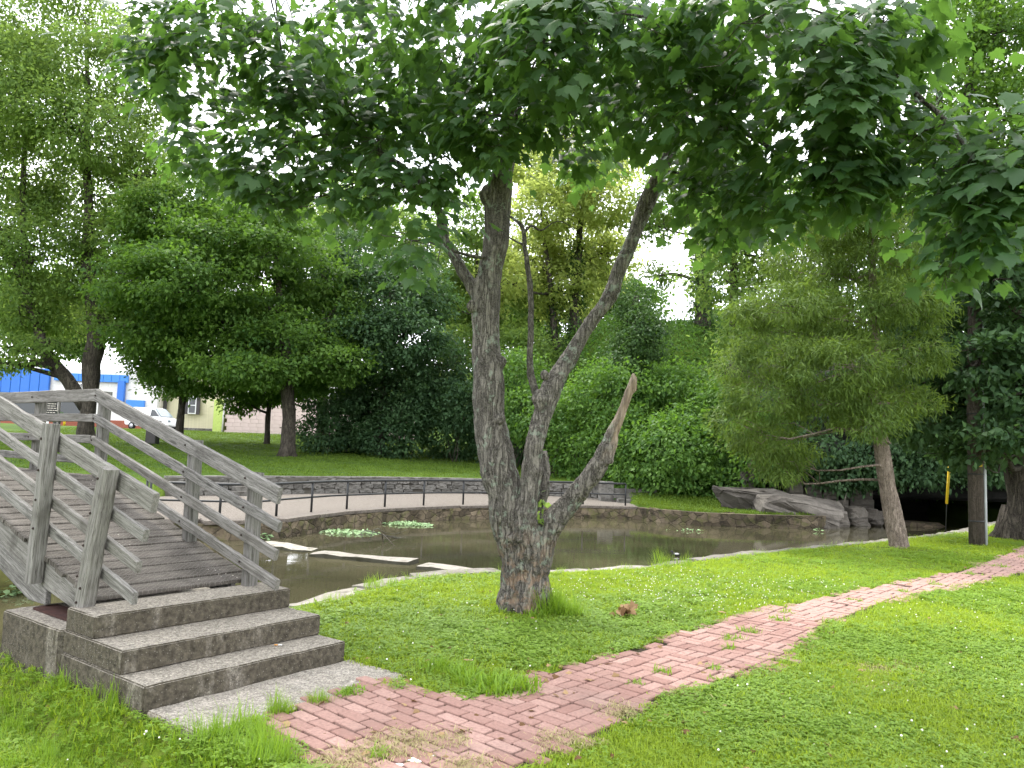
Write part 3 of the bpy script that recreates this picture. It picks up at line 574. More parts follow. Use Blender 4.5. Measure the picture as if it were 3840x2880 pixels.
# ---------------------------------------------------------------- footbridge
bridge = empty('footbridge', tuple(BL(.8, 1.1, 0))); binv = -BL(.8, 1.1, 0)
tag(bridge, 'weathered grey timber footbridge with plank deck and four rail sides', 'footbridge')
def board(name, p0, p1, w, t, upv, mat, parent=bridge, inv=None, seed=None, wear=.004):
    inv = binv if inv is None else inv
    p0 = np.array(p0, float); p1 = np.array(p1, float); X = p1-p0; Ln = np.linalg.norm(X); X /= Ln; Z = np.array(upv, float); Z -= X*(X@Z); Z /= np.linalg.norm(Z); Y = np.cross(Z, X)
    n = max(3, int(Ln/.07)); xs_ = np.linspace(-Ln/2, Ln/2, n); c = min(w, t)*.14
    sec = np.array([(-t/2+c, -w/2), (t/2-c, -w/2), (t/2, -w/2+c), (t/2, w/2-c), (t/2-c, w/2), (-t/2+c, w/2), (-t/2, w/2-c), (-t/2, -w/2+c)]); m_ = 8
    V = np.zeros((n, m_, 3)); V[:, :, 0] = xs_[:, None]; V[:, :, 1:] = sec[None]; sd_ = rng.uniform(0, 90)
    Q = V.reshape(-1, 3)+sd_; V = V.reshape(-1, 3)
    V[:, 1:] += np.stack([vnoise(Q, 22, 1), vnoise(Q, 22, 2)], 1)*wear*.5+np.stack([vnoise(Q, 2, 3), vnoise(Q, 2, 4)], 1)*wear*.7
    edge = np.tile(np.arange(m_), n); top = np.isin(edge, (3, 4, 5, 6)); V[:, 2] -= top*np.maximum(0, vnoise(Q, 9, 5)-.35)*wear*3
    V[:, 0] += (np.abs(V[:, 0]) > Ln/2-1e-6)*vnoise(Q, 40, 6)*wear*1.2
    F = [(i*m_+k, i*m_+(k+1) % m_, (i+1)*m_+(k+1) % m_, (i+1)*m_+k) for i in range(n-1) for k in range(m_)]+[tuple(range(m_))[::-1], tuple((n-1)*m_+k for k in range(m_))]
    me = bpy.data.meshes.new(name); me.from_pydata([tuple(q) for q in V], [], F); me.update(); me.materials.append(mat)
    o = obj(name, me, parent); o.matrix_local = Matrix.Translation(Vector((p0+p1)/2+inv)) @ Matrix((X, Y, Z)).transposed().to_4x4()
    return o
bolt_me = mesh_np('bolt', *(lambda t: (t[0], [t[1], t[2]]))(tube([(0, 0, 0), (0, 0, .006), (0, 0, .010)], [.010, .009, .005], 8)), M['bolt'], True)
def bolt(a, b, z, d, parent=bridge):
    o = obj('bolt', bolt_me, parent); D = Vector(BA*d); o.matrix_local = Matrix.Translation(Vector(BL(a, b, z)+binv)) @ D.to_track_quat('Z', 'Y').to_matrix().to_4x4(); return o
WD = M['wood']; SL = .268; B0, B1, B2, B3 = .57, 3.75, 6.5, 9.7
def ztop(b, side): 
    z0, s_ = ((1.265, .268) if side else (1.30, .252)); zb = z0+s_*(B1-B0)
    return z0+s_*(b-B0) if b <= B1 else (zb if b <= B2 else zb-s_*(b-B2))
OFF = [(0, .133, .042), (.262, .084, .04), (.485, .084, .04), (.698, .084, .04)]
for side, ra_, pa_ in ((1, 1.32, 1.40), (0, .20, .125)):
    for k, (of, hh, tt) in enumerate(OFF):
        for (b0, b1) in (((B0+rng.uniform(-.02, .03)) if side else (.40, .48, .54, .56)[k], B1), (B1+.004, B2), (B2+.004, B3)):
            za, zb = ztop(b0, side)-of-hh/2, ztop(b1, side)-of-hh/2; jit = rng.uniform(-.004, .004)
            r_o = board('rail', BL(ra_+jit, b0, za), BL(ra_+jit, b1, zb), hh, tt, (0, 0, 1), WD, wear=.005)
    posts = [(1.03, .18), (1.96, .42), (3.72, .85), (5.25, .85), (6.55, .85), (8.3, .4)] if side else [(1.96, .5), (3.72, .85), (5.25, .85), (6.55, .85), (8.3, .4)]
    for (b, z0) in posts:
        lean = 0 if side else (-.07 if b < 2 else 0); zt = ztop(b, side)+(-.02 if side else .05); zb = z0 if b < 3 else z0
        bb = b if side else (b-.05 if b < 2 else b)
        board('post', BL(pa_, bb, zb), BL(pa_, bb+lean, zt), .105, .10, BB, WD)
        for (of, hh, tt) in OFF: bolt(ra_-(.023 if side else -.023), bb+lean*.6, ztop(b, side)-of-hh/2, (-1 if side else 1)); bolt(pa_+(.052 if side else -.052), bb+lean*.6, ztop(b, side)-of-hh/2, (1 if side else -1))
board('post', BL(.115, 1.09, .315), BL(.115, .865, 1.405), .115, .105, BB, WD, wear=.007)
for (of, hh, tt) in OFF:
    bolt(.06, .90+of*.25, ztop(.95, 0)-of-hh/2, -1)
for z, b in ((.48, 1.06), (.58, 1.02)): bolt(.06, b, z, -1)
# stringers
def zdeck(b): zb = .50+SL*(B1-1.08); return .50+SL*(b-1.08) if b <= B1 else (zb if b <= B2 else zb-SL*(b-B2))
def prism(name, pts, a0, a1_, mat, parent=bridge):
    n = len(pts); V = [BL(a0, b, z)+binv for b, z in pts]+[BL(a1_, b, z)+binv for b, z in pts]
    o = pdata(name, V, [tuple(range(n)), tuple(range(2*n-1, n-1, -1))]+[(i, n+i, n+(i+1) % n, (i+1) % n) for i in range(n)], mat, parent); recalc(o)
    bm = bmesh.new(); bm.from_mesh(o.data); bmesh.ops.bevel(bm, geom=bm.edges[:], offset=.005, segments=1, affect='EDGES'); ang = math.atan2(BB[1], BB[0])
    rot = Matrix.Rotation(-ang, 4, 'Z'); bmesh.ops.transform(bm, matrix=Matrix.Rotation(math.atan(SL) if pts[0][1] < pts[1][1]-.05 else 0, 4, 'Y') @ rot, verts=bm.verts); bm.to_mesh(o.data); bm.free()
    o.matrix_local = rot.inverted() @ Matrix.Rotation(math.atan(SL) if pts[0][1] < pts[1][1]-.05 else 0, 4, 'Y').inverted()
    return o
for a0, a1_ in ((.182, .225), (1.345-.05, 1.345-.01)):
    zt = lambda b: zdeck(b)-.047
    prism('stringer', [(1.12, zt(1.12)), (3.74, zt(3.74)), (3.74, zt(3.74)-.2), (1.12, zt(1.12)-.135), ][:3]+[(1.80, max(.335, zt(1.80)-.2)), (1.12, .335)], a0, a1_, WD)
    prism('stringer', [(1.83, zt(1.83)-.203), (3.74, zt(3.74)-.203), (3.74, zt(3.74)-.38), (2.13, .335), (1.83, .335)][:5], a0+.003, a1_+.003, WD)
    prism('stringer', [(3.745, zt(4)), (6.5, zt(6)), (6.5, zt(6)-.38), (3.745, zt(4)-.38)], a0, a1_, WD)
    prism('stringer', [(6.505, zt(6.5)), (9.6, zt(9.6)), (9.6, zt(9.6)-.38), (6.505, zt(6.5)-.38)], a0, a1_, WD)
# deck planks with wire mesh stapled on
dk = N('deck_plank'); r_ = dk.rand(); v = dk.coord('Object'); ofs = dk.n('ShaderNodeVectorMath', {0: v, 1: dk.n('ShaderNodeCombineXYZ', {0: dk.math('MULTIPLY', r_, 40.), 1: dk.math('MULTIPLY', r_, 9.), 2: 0.}).outputs[0]}, operation='ADD').outputs[0]
gr = dk.noise(dk.n('ShaderNodeMapping', {'Vector': ofs, 'Scale': (1.5, 26, 26)}).outputs[0], 2, 5, .65); bl = dk.noise(dk.geo().outputs['Position'], 3.2, 5, .65)
col = dk.mix(dk.ramp(gr, [(.3, 0.), (.7, 1.)]), (.058, .050, .043), (.165, .148, .13)); col = dk.mix(dk.ramp(bl, [(.46, 0.), (.68, .8)]), col, (.03, .026, .022))
col = dk.mix(dk.math('MULTIPLY', r_, .4), col, (.07, .062, .053))
wire = dk.ramp(dk.voro(dk.n('ShaderNodeMapping', {'Vector': dk.geo().outputs['Position'], 'Scale': (1, 1, 0)}).outputs[0], 34, 'DISTANCE_TO_EDGE', 0, .35), [(.03, 1.), (.06, 0.)])
col = dk.mix(dk.math('MULTIPLY', wire, .5), col, (.24, .22, .195)); fl = dk.math('MULTIPLY', dk.ramp(dk.voro(ofs, 24, 'F1'), [(.10, 1.), (.16, 0.)]), dk.ramp(dk.noise(ofs, 5, 2), [(.58, 0.), (.62, 1.)])); col = dk.mix(fl, col, (.50, .46, .40))
M['deck'] = dk.done(dk.bsdf(col, .9, dk.bump(dk.math('ADD', gr, dk.math('MULTIPLY', wire, .6)), .7, .006), .15))
b = 1.08; tilt = math.atan(SL); pk = 0
while b < 9.6:
    bc = b+.0705; s_ = SL if bc < B1 else (0 if bc < B2 else -SL); nz_ = np.array([0, 0, 1.])-BB*s_; nz_ /= np.linalg.norm(nz_); z = zdeck(bc)-.02+rng.uniform(-.004, .004)
    board('plank', BL(.165+rng.uniform(-.012, .012), bc, z), BL(1.465+rng.uniform(-.012, .012), bc, z+rng.uniform(-.003, .003)), .034, .130, nz_, M['deck'], wear=.003)
    b += .1415; pk += 1
pl = local_box('bearing_plate', .125, .30, 1.12, 1.88, .302, .322, M['rust'], bridge, binv, 9, .05, .002, .003); pl.name = 'bearing_plate'
board('bearer', BL(.1, 9.5, zdeck(9.5)-.25), BL(1.5, 9.5, zdeck(9.5)-.25), .4, .3, (0, 0, 1), M['concrete'])

# ---------------------------------------------------------------- leaves
def unit(v): return v/(np.linalg.norm(v, axis=-1, keepdims=True)+1e-9)
DIAM = (np.array([(0, 0, 0), (.30, .42, .05), (0, 1, -.06), (-.30, .42, .05)]), np.array([(0, 1, 2), (0, 2, 3)]))
NEED = (np.array([(0, 0, 0), (.09, .4, .0), (0, 1, -.05), (-.09, .4, .0)]), np.array([(0, 1, 2), (0, 2, 3)]))
_half = [(.0, .0), (.16, -.03), (.30, -.10), (.33, .02), (.50, .03), (.40, .16), (.62, .36), (.50, .40), (.44, .52), (.27, .47), (.24, .60), (.17, .74), (.08, .82), (0, 1.05)]
_out = _half+[(-x, y) for x, y in _half[-2:0:-1]]
_mv = np.array([(0, .30, .03)]+[(x, y, -.10*abs(x)-.16*max(0, y-.3)**2) for x, y in _out]); _n = len(_out)
MAPL = (_mv, np.array([(0, 1+i, 1+(i+1) % _n) for i in range(_n)]))
def leaves(P, tip, nrm, size, tpl, tint):
    Vt, Ft = tpl; tip = unit(tip); side = unit(np.cross(tip, nrm)); nn = np.cross(side, tip); size = np.broadcast_to(size, (len(P),))
    V = P[:, None, :]+size[:, None, None]*(Vt[None, :, 0, None]*side[:, None]+Vt[None, :, 1, None]*tip[:, None]+Vt[None, :, 2, None]*nn[:, None])
    m_ = len(Vt); F = (Ft[None]+np.arange(len(P))[:, None, None]*m_).reshape(-1, 3)
    return V.reshape(-1, 3), F, np.repeat(tint, m_)
def rdir(n, rg): return unit(rg.normal(size=(n, 3)))
def crown_points(lobes, dens, rg, clump=.35, shell=.55, per=38, flat=.55):
    """clumps of leaves on and inside ellipsoidal lobes: returns positions, outward vectors, clump shade"""
    Ps, Os, Ts = [], [], []
    for L_ in lobes:
        c = np.array(L_[:3]); rx = L_[3]; rz = L_[4] if len(L_) > 4 else L_[3]; nl = int(dens*(rx*rx+2*rx*rz)*4.2)+10; ncl = max(3, nl//per)
        d = rdir(ncl, rg); rr = (shell+(1-shell)*rg.random(ncl))**.6*np.where(rg.random(ncl) < .16, rg.uniform(1.1, 1.42, ncl), 1.); cc = c+d*rr[:, None]*np.array([rx, rx, rz]); idx = rg.integers(0, ncl, nl)
        sg_ = clump*np.array([1, 1, flat]); off = rg.normal(size=(nl, 3))*sg_; Ps.append(cc[idx]+off); Os.append(unit(d[idx]*.8+unit(off)*.6)); tcl = rg.random(ncl)
        Ts.append(np.clip(tcl[idx]*.7+rg.random(nl)*.35-.02, 0, 1))
    return np.vstack(Ps), np.vstack(Os), np.concatenate(Ts)
def foliage(name, lobes, mat, parent, inv, dens=60, size=.16, clump=.4, seed=0, tpl=DIAM, droop=.35, per=38, flat=.5, shell=.5, zmin=None):
    rg = np.random.default_rng(seed); P, O, T = crown_points(lobes, dens, rg, clump, shell, per, flat); n = len(P)
    if zmin is not None: k = P[:, 2] > zmin; P, O, T = P[k], O[k], T[k]; n = len(P)
    tip = O*.6+rdir(n, rg)*.8+np.array([0, 0, -droop]); nr_ = unit(np.array([0, 0, 1.])*.9+O*.5+rdir(n, rg)*.65); sz = size*rg.uniform(.5, 1.5, n)
    V, F, T = leaves(P, tip, nr_, sz, tpl, T); return obj(name, mesh_np(name, V+inv, F, mat, False, {'tint': ('FLOAT', T)}), parent)
def limb_pts(p0, p1, rg, bend=.12, n=6, sag=0.):
    t = np.linspace(0, 1, n)[:, None]; p0 = np.array(p0); p1 = np.array(p1); L_ = np.linalg.norm(p1-p0); q = p0*(1-t)+p1*t; o_ = rg.normal(size=3)*bend*L_; q = q+np.sin(t*math.pi)*o_+np.sin(t*math.pi*2)*rg.normal(size=3)*bend*.4*L_; q[:, 2] += np.sin(t[:, 0]*math.pi)*sag*L_
    return q
def multi_tube(specs, seg=6):
    Vs, Fs, Ts, tot = [], [], [], 0
    for pts, rad in specs:
        V, F, T = tube(pts, rad, seg); Vs.append(V); Fs.append(F+tot); Ts.append(T+tot); tot += len(V)
    return np.vstack(Vs), [np.vstack(Fs), np.vstack(Ts)]
def tree(name, stems, lobes, label, leafmat, barkmat, seed, dens=60, size=.16, clump=.4, group=None, cat='tree', limb_r=.09, tpl=DIAM, droop=.35, per=38, flat=.5, zmin=None, twig=True, ivy=None, roots=True):
    rg = np.random.default_rng(seed+1000); base = np.array(stems[0][0][:3], float); t_ = empty(name, tuple(base)); tag(t_, label, cat, group); inv = -base
    sp = []
    for s_ in stems:
        q = catmull(np.array(s_, float), 4); q[:, :3] += np.stack([vnoise(q[:, :3], .9, seed+k) for k in range(3)], 1)*q[:, 3:4]*.5; r_q = q[:, 3]*(1+.12*vnoise(q[:, :3], 2.5, seed+7)); 
        sp.append((q[:, :3]+inv, r_q))
    if roots:
        b0 = np.array(stems[0][0]); 
        for k in range(5):
            a = k*1.257+seed; rr = b0[3]; sp.append((np.array([base+[math.cos(a)*rr*.5, math.sin(a)*rr*.5, rr*1.3], base+[math.cos(a)*rr*.9, math.sin(a)*rr*.9, rr*.25], base+[math.cos(a)*rr*1.6, math.sin(a)*rr*1.6, -.15]])+inv, [rr*.4, rr*.34, rr*.15]))
    V, F = multi_tube(sp, 10); obj('trunk', mesh_np('trunk', V, F, M[barkmat], True), t_)
    if twig and lobes:
        sp = []; allq = np.vstack([catmull(np.array(s_, float), 5) for s_ in stems])
        for L_ in lobes:
            c = np.array(L_[:3]); below = allq[allq[:, 2] < c[2]-.15*L_[3]]; below = below if len(below) else allq[:1]
            w_ = np.linalg.norm(below[:, :3]-c, axis=1)+.25*np.abs(below[:, 2]-c[2]); st = below[np.argmin(w_)]
            q = limb_pts(st[:3], c, rg, .10, 7); r0 = min(limb_r, st[3]*.7); sp.append((q+inv, np.linspace(r0, r0*.25, 7)))
            for k in range(5):
                e_ = c+rdir(1, rg)[0]*np.array([L_[3], L_[3], (L_[4] if len(L_) > 4 else L_[3])])*.95; k0 = rg.integers(3, 7); sp.append((limb_pts(q[k0], e_, rg, .12, 5)+inv, np.linspace(r0*.35, r0*.08, 5)))
        V, F = multi_tube(sp, 5); obj('limbs', mesh_np('limbs', V, F, M[barkmat], True), t_)['kind'] = 'stuff'
    if lobes: foliage('crown', lobes, M[leafmat], t_, inv, dens, size, clump, seed, tpl, droop, per, flat, zmin=zmin)
    if ivy: foliage('ivy', ivy, M['leaf_ivy'], t_, inv, 120, .17, .22, seed+5, DIAM, .6, 24, 1.)
    return t_

# ---------------------------------------------------------------- the big maple on the lawn
BASE = [(.223, 8.1, -.12, .27), (.215, 8.1, -.02, .255), (.205, 8.1, .134, .235), (.206, 8.1, .33, .235), (.215, 8.1, .575, .262), (.219, 8.1, .80, .27)]
LEFT = [(.17, 8.1, .451, .19), (.044, 8.08, .818, .19), (-.017, 8.05, 1.114, .19), (-.103, 8.05, 1.434, .182), (-.198, 8.05, 1.806, .161), (-.238, 8.05, 2.183, .158), (-.273, 8.05, 2.564, .149), (-.3, 8.05, 2.948, .145), (-.311, 8.05, 3.232, .154), (-.256, 8.05, 3.599, .132), (-.216, 8.05, 3.916, .131), (-.226, 8.05, 4.259, .135), (-.195, 8., 4.502, .115), (-.136, 8., 4.937, .09), (-.089, 7.95, 5.265, .077), (-.025, 7.9, 5.592, .068), (-.004, 7.9, 5.943, .06), (.012, 7.9, 6.474, .048), (-.002, 7.9, 7.371, .036), (-.05, 7.9, 8.285, .02)]
MID = [(.224, 7.95, .595, .137), (.198, 7.9, .961, .117), (.221, 7.88, 1.206, .099), (.238, 7.88, 1.572, .101), (.301, 7.9, 1.919, .094), (.346, 7.92, 2.095, .104), (.416, 7.95, 2.3, .1), (.561, 8., 2.575, .088), (.803, 8., 2.98, .078), (.998, 8., 3.295, .072), (1.117, 8., 3.636, .068), (1.343, 8., 4.249, .08), (1.468, 7.9, 4.561, .075), (1.56, 7.8, 4.781, .068), (1.649, 7.7, 5.012, .059), (1.687, 7.6, 5.253, .05), (1.731, 7.4, 5.569, .041), (1.831, 7.2, 5.949, .031), (2., 6.9, 6.401, .02)]
DEAD = [(.29, 7.92, 2.118, .05), (.228, 7.9, 2.264, .042), (.19, 7.9, 2.412, .04), (.173, 7.88, 2.609, .032), (.177, 7.88, 2.81, .032), (.168, 7.88, 3.063, .031), (.155, 7.88, 3.316, .03), (.123, 7.88, 3.519, .027), (.085, 7.88, 3.723, .025), (.077, 7.88, 3.827, .024), (.048, 7.88, 3.961, .021), (-.037, 7.88, 4.041, .014), (-.104, 7.88, 4.081, .01)]
DT = [[(.074, 7.88, 3.911, .016), (.145, 7.88, 3.981, .013), (.246, 7.9, 3.94, .01), (.359, 7.9, 4.02, .006)], [(.062, 7.88, 3.777, .014), (-.013, 7.86, 3.802, .01), (-.096, 7.85, 3.846, .007)], [(.359, 7.9, 4.02, .006), (.45, 7.95, 4.06, .005), (.56, 7.95, 4.01, .003)]]
STUB = [(.278, 8.05, .51, .151), (.415, 8., .814, .131), (.553, 7.95, 1.043, .112), (.74, 7.9, 1.272, .096), (.877, 7.86, 1.473, .086), (.962, 7.83, 1.671, .070), (1.023, 7.82, 1.819, .060), (1.09, 7.8, 1.968, .054), (1.167, 7.78, 2.19, .046), (1.226, 7.76, 2.386, .034)]
FORK = [(-.30, 8.05, 2.99, .08), (-.345, 8.05, 3.13, .076), (-.445, 8.1, 3.329, .070), (-.573, 8.15, 3.533, .061), (-.689, 8.2, 3.727, .055), (-.791, 8.25, 3.871, .052), (-.834, 8.3, 4.142, .050), (-.934, 8.35, 4.333, .046), (-1.145, 8.4, 4.612, .040), (-1.364, 8.4, 4.785, .037), (-1.601, 8.4, 4.94, .034), (-1.866, 8.4, 5.259, .031), (-2.167, 8.4, 5.579, .026), (-2.684, 8.3, 5.786, .019)]
SPR = [(.272, 8.3, .75, .07), (.34, 8.33, 1.05, .06), (.39, 8.35, 1.317, .05), (.357, 8.4, 1.626, .045)]
LOB = [(-3.76, 8.0, 5.71, .55), (-3.57, 8.5, 5.21, .6), (-3.08, 7.5, 5.81, .6), (-2.81, 8.5, 4.91, .55), (-2.45, 8.0, 5.65, .65), (-2.97, 8.6, 4.45, .35), (-1.67, 7.5, 5.87, .6), (-1.89, 8.5, 5.38, .5), (-2.11, 8.5, 4.56, .55), (-1.15, 8.0, 5.7, .55), (-1.29, 8.0, 4.41, .5), (-1.06, 7.6, 3.7, .36), (-.59, 7.0, 5.66, .6), (-.65, 7.5, 5.17, .5), (-.8, 7.9, 4.69, .45), (.07, 6.5, 5.27, .55), (-.03, 7.1, 4.91, .45), (-.2, 7.3, 4.62, .3), (.48, 6.0, 5.12, .5), (.76, 7.5, 5.27, .5), (.61, 7.8, 4.85, .3), (1.01, 6.0, 5.14, .5), (1.31, 6.5, 4.8, .5), (1.46, 6.0, 4.92, .5), (1.62, 5.5, 4.87, .5), (2.08, 6.5, 4.66, .5), (2.05, 7.4, 4.46, .45), (2.01, 7.4, 3.99, .3), (2.14, 5.5, 4.71, .5), (2.44, 6.0, 4.37, .45), (2.33, 6.5, 4.05, .4), (2.63, 6.0, 4.03, .35), (2.9, 6.0, 4.9, .5), (3.16, 6.3, 4.53, .4), (2.73, 5.5, 5.02, .45), (3.29, 5.6, 3.97, .3), (3.51, 5.4, 3.93, .32), (3.36, 5.5, 3.62, .3), (3.6, 5.4, 3.56, .3), (3.19, 5.5, 3.18, .16), (3.43, 5.4, 3.31, .22), (3.12, 5.5, 2.98, .1), (3.07, 6.0, 3.78, .25), (2.71, 6.0, 4.61, .45), (-3.94, 7.8, 5.95, .4)]
maple = empty('maple_tree', (.22, 8.1, 0)); tag(maple, 'large multi stemmed maple with a broken dead stub on the lawn by the pond', 'tree'); minv = -np.array([.22, 8.1, 0])
roots = []
for a, l_ in ((2.7, .25), (3.7, .27), (4.6, .24), (5.6, .26), (.4, .27), (1.5, .25)): roots.append([(.22+.12*math.cos(a), 8.1+.12*math.sin(a), .32, .12), (.22+.2*math.cos(a), 8.1+.2*math.sin(a), .08, .10), (.22+l_*math.cos(a), 8.1+l_*math.sin(a), -.10, .06)])
sp = []
for s_ in [BASE, LEFT, MID[:13], STUB, FORK[:7], SPR]+roots:
    q = catmull(np.array(s_), 4); q[:, :3] += np.stack([vnoise(q[:, :3]*1.7, 2, 60+k) for k in range(3)], 1)*q[:, 3:4]*.18; sp.append((q[:, :3], q[:, 3]*(1+.10*vnoise(q[:, :3], 5, 70))))
# knots and burrs
for (x, y, z, rr) in ((-.45, 7.95, 3.12, .06), (.30, 7.86, 2.16, .10), (-.10, 7.90, 1.95, .05), (-.33, 7.98, 4.33, .10), (.33, 7.88, 2.42, .045), (.52, 8.05, .95, .10), (-.12, 8.0, 2.55, .06)): sp.append((np.array([(x, y, z-rr), (x, y, z), (x, y, z+rr)]), [rr*.55, rr, rr*.5]))
for (x, y, z, dx, dz, rr) in ((1.21, 7.76, 2.36, .03, .14, .018), (1.245, 7.77, 2.34, .02, .09, .015), (1.19, 7.75, 2.30, .01, .13, .014), (1.03, 7.78, 1.70, .07, .10, .022), (1.0, 7.78, 1.62, .05, .12, .03)): sp.append((np.array([(x, y, z-.08), (x+dx*.5, y, z+dz*.5), (x+dx, y, z+dz)]), [rr*1.2, rr, rr*.25]))
V, F = multi_tube(sp, 14); tm = mesh_np('trunk_cage', V, F); to = bpy.data.objects.new('trunk_cage', tm); COL.objects.link(to)
md = to.modifiers.new('r', 'REMESH'); md.mode = 'VOXEL'; md.voxel_size = .017; md2 = to.modifiers.new('s', 'SMOOTH'); md2.factor = .5; md2.iterations = 4
dg = bpy.context.evaluated_depsgraph_get(); dg.update(); tme = bpy.data.meshes.new_from_object(to.evaluated_get(dg)); bpy.data.objects.remove(to)
n = len(tme.vertices); V = np.zeros(n*3, np.float32); tme.vertices.foreach_get('co', V); V = V.reshape(-1, 3).astype(float); Nn = np.zeros(n*3, np.float32); tme.vertices.foreach_get('normal', Nn); Nn = Nn.reshape(-1, 3)
Q = V*np.array([1, 1, .33]); Q = Q+.03*np.stack([vnoise(V, 6, 80+k) for k in range(3)], 1); rid = 1-np.abs(vnoise(Q, 19, 90))*2; rid2 = 1-np.abs(vnoise(Q, 34, 91))*2
low = smooth((2.6-V[:, 2])/2.2); d = (rid*.010+rid2*.006)*(.45+.75*low)+fbm(V, 3, 3, 92)*.02; st = np.array(STUB)
dst = np.min(np.linalg.norm(V[:, None]-catmull(st[4:, :3], 4)[None], axis=2), axis=1); bare = smooth((V[:, 2]-1.50)/.35)*(dst < .16)*smooth((Nn[:, 0]*.7-Nn[:, 2]*.4+.35+.5*vnoise(V, 7, 95))/.3)
bare = np.maximum(bare, smooth((V[:, 2]-1.75)/.3)*(dst < .14)*.8)
pb_ = smooth(1-np.linalg.norm((V-np.array([.30, 7.84, .10]))/np.array([.13, .2, .13]), axis=1)*.8+.25*vnoise(V, 14, 96)); pb2 = smooth(.9-np.linalg.norm((V-np.array([.10, 7.86, .13]))/np.array([.09, .2, .11]), axis=1)+.35*vnoise(V, 20, 97)); bare = np.clip(np.maximum(bare, np.maximum(pb_, pb2)), 0, 1)
warm = smooth((1.05-V[:, 2])/.7)*smooth((-Nn[:, 1]+.2)/.5)*.55
V = V+Nn*(d*(1-.7*bare)-.012*np.maximum(pb_, pb2))[:, None]; tme.vertices.foreach_set('co', (V+minv).astype(np.float32).ravel())
for k_, a_ in (('bare', bare), ('warm', warm)):
    at = tme.attributes.new(k_, 'FLOAT', 'POINT'); at.data.foreach_set('value', a_.astype(np.float32))
tme.polygons.foreach_set('use_smooth', np.ones(len(tme.polygons), bool)); tme.materials.clear(); tme.materials.append(M['bark_main']); tme.name = 'trunk'; tme.update()
obj('trunk', tme, maple)
rgm = np.random.default_rng(77)
def stem_obj(name, L_, mat, sub=5, seg=9):
    q = catmull(np.array(L_), sub); q[:, :3] += np.stack([vnoise(q[:, :3], 9, 40+k) for k in range(3)], 1)*q[:, 3:4]*.25; return tube_obj(name, q[:, :3]+minv, q[:, 3]*(1+.12*vnoise(q[:, :3], 14, 44)), M[mat], maple, seg)
stem_obj('branch', FORK[5:], 'bark_limb'); stem_obj('branch', MID[11:], 'bark_limb')
dead = stem_obj('dead_stem', DEAD, 'bark_limb'); dead['label'] = 'thin bare dead stem between the two live stems'
for d_ in DT: q = catmull(np.array(d_), 4); tube_obj('twig', q[:, :3]+minv, q[:, 3], M['bark_limb'], dead, 6)
# limbs to each foliage lobe
BOUGH = [(1.70, 7.5, 5.40, .045), (2.2, 6.9, 5.55, .038), (2.75, 6.3, 5.2, .030), (3.1, 5.9, 4.6, .022), (3.35, 5.6, 4.0, .015), (3.3, 5.5, 3.4, .008)]
BOUGH2 = [(1.60, 7.75, 4.85, .04), (1.9, 7.3, 4.9, .032), (2.15, 6.9, 4.6, .024), (2.35, 6.5, 4.2, .012)]
LOB += [(1.72, 7.4, 4.20, .34), (2.2, 7.0, 4.20, .36), (2.35, 6.5, 3.86, .28), (2.75, 6.0, 3.82, .28), (2.5, 6.0, 3.95, .32), (3.05, 6.1, 4.15, .36), (-.35, 7.4, 4.95, .4), (.35, 6.9, 5.0, .42), (1.0, 7.0, 4.95, .42), (-1.55, 8.1, 4.95, .45), (-2.5, 8.3, 5.2, .5), (3.45, 5.45, 3.75, .34), (3.62, 5.4, 3.72, .3), (3.3, 5.5, 3.42, .25), (1.75, 6.6, 4.55, .4), (.2, 6.2, 5.15, .5), (2.4, 5.6, 4.4, .4)]
stem_obj('branch', BOUGH, 'bark_limb'); stem_obj('branch', BOUGH2, 'bark_limb')
stems_all = np.vstack([catmull(np.array(s_), 5) for s_ in (LEFT[8:], MID[12:], FORK[6:], BOUGH, BOUGH2)]); sp = []
extra = [(x, y, z, r_) for x, y, z, r_ in zip(rgm.uniform(-3.8, 3.2, 34), rgm.uniform(5.4, 11.2, 34), rgm.uniform(6.3, 9.0, 34), rgm.uniform(.5, .8, 34))]+[(x, y, z, .6) for x, y, z in zip(rgm.uniform(-3, 3, 8), rgm.uniform(9.4, 11.2, 8), rgm.uniform(5.6, 6.4, 8))]
for L_ in LOB+extra:
    c = np.array(L_[:3]); bl_ = stems_all[stems_all[:, 2] < max(c[2]+.2, 4.6)]; w_ = np.linalg.norm(bl_[:, :3]-c, axis=1)+.3*np.abs(bl_[:, 2]-c[2]); s_ = bl_[np.argmin(w_)]
    q = limb_pts(s_[:3], c, rgm, .07, 8, .06); r0 = min(.020, s_[3]*.6); sp.append((q+minv, np.linspace(r0, r0*.3, 8)))
    for k in range(7):
        e_ = c+rdir(1, rgm)[0]*L_[3]*.95; sp.append((limb_pts(q[rgm.integers(4, 8)], e_, rgm, .12, 5)+minv, np.linspace(r0*.3, .003, 5)))
V, F = multi_tube(sp, 6); obj('limbs', mesh_np('limbs', V, F, M['bark_limb'], True), maple)['kind'] = 'stuff'
def maple_leaves(lobes, dens, seed, clump, per):
    rg = np.random.default_rng(seed); P, O, T = crown_points(lobes, dens, rg, clump, .35, per, .7); n = len(P); h = O*np.array([1, 1, .2]); tip = unit(h)*.75+rdir(n, rg)*.45+np.array([0, 0, -.85])
    nr_ = unit(np.array([0, 0, .75])+unit(h)*.75+rdir(n, rg)*.45); return P, tip, nr_, .118*rg.uniform(.45, 1.4, n), T
A1 = maple_leaves(LOB, 84, 31, .14, 15); A2 = maple_leaves(extra, 16, 32, .2, 18); P, tip, nr_, sz, T = [np.concatenate([a, b]) for a, b in zip(A1, A2)]
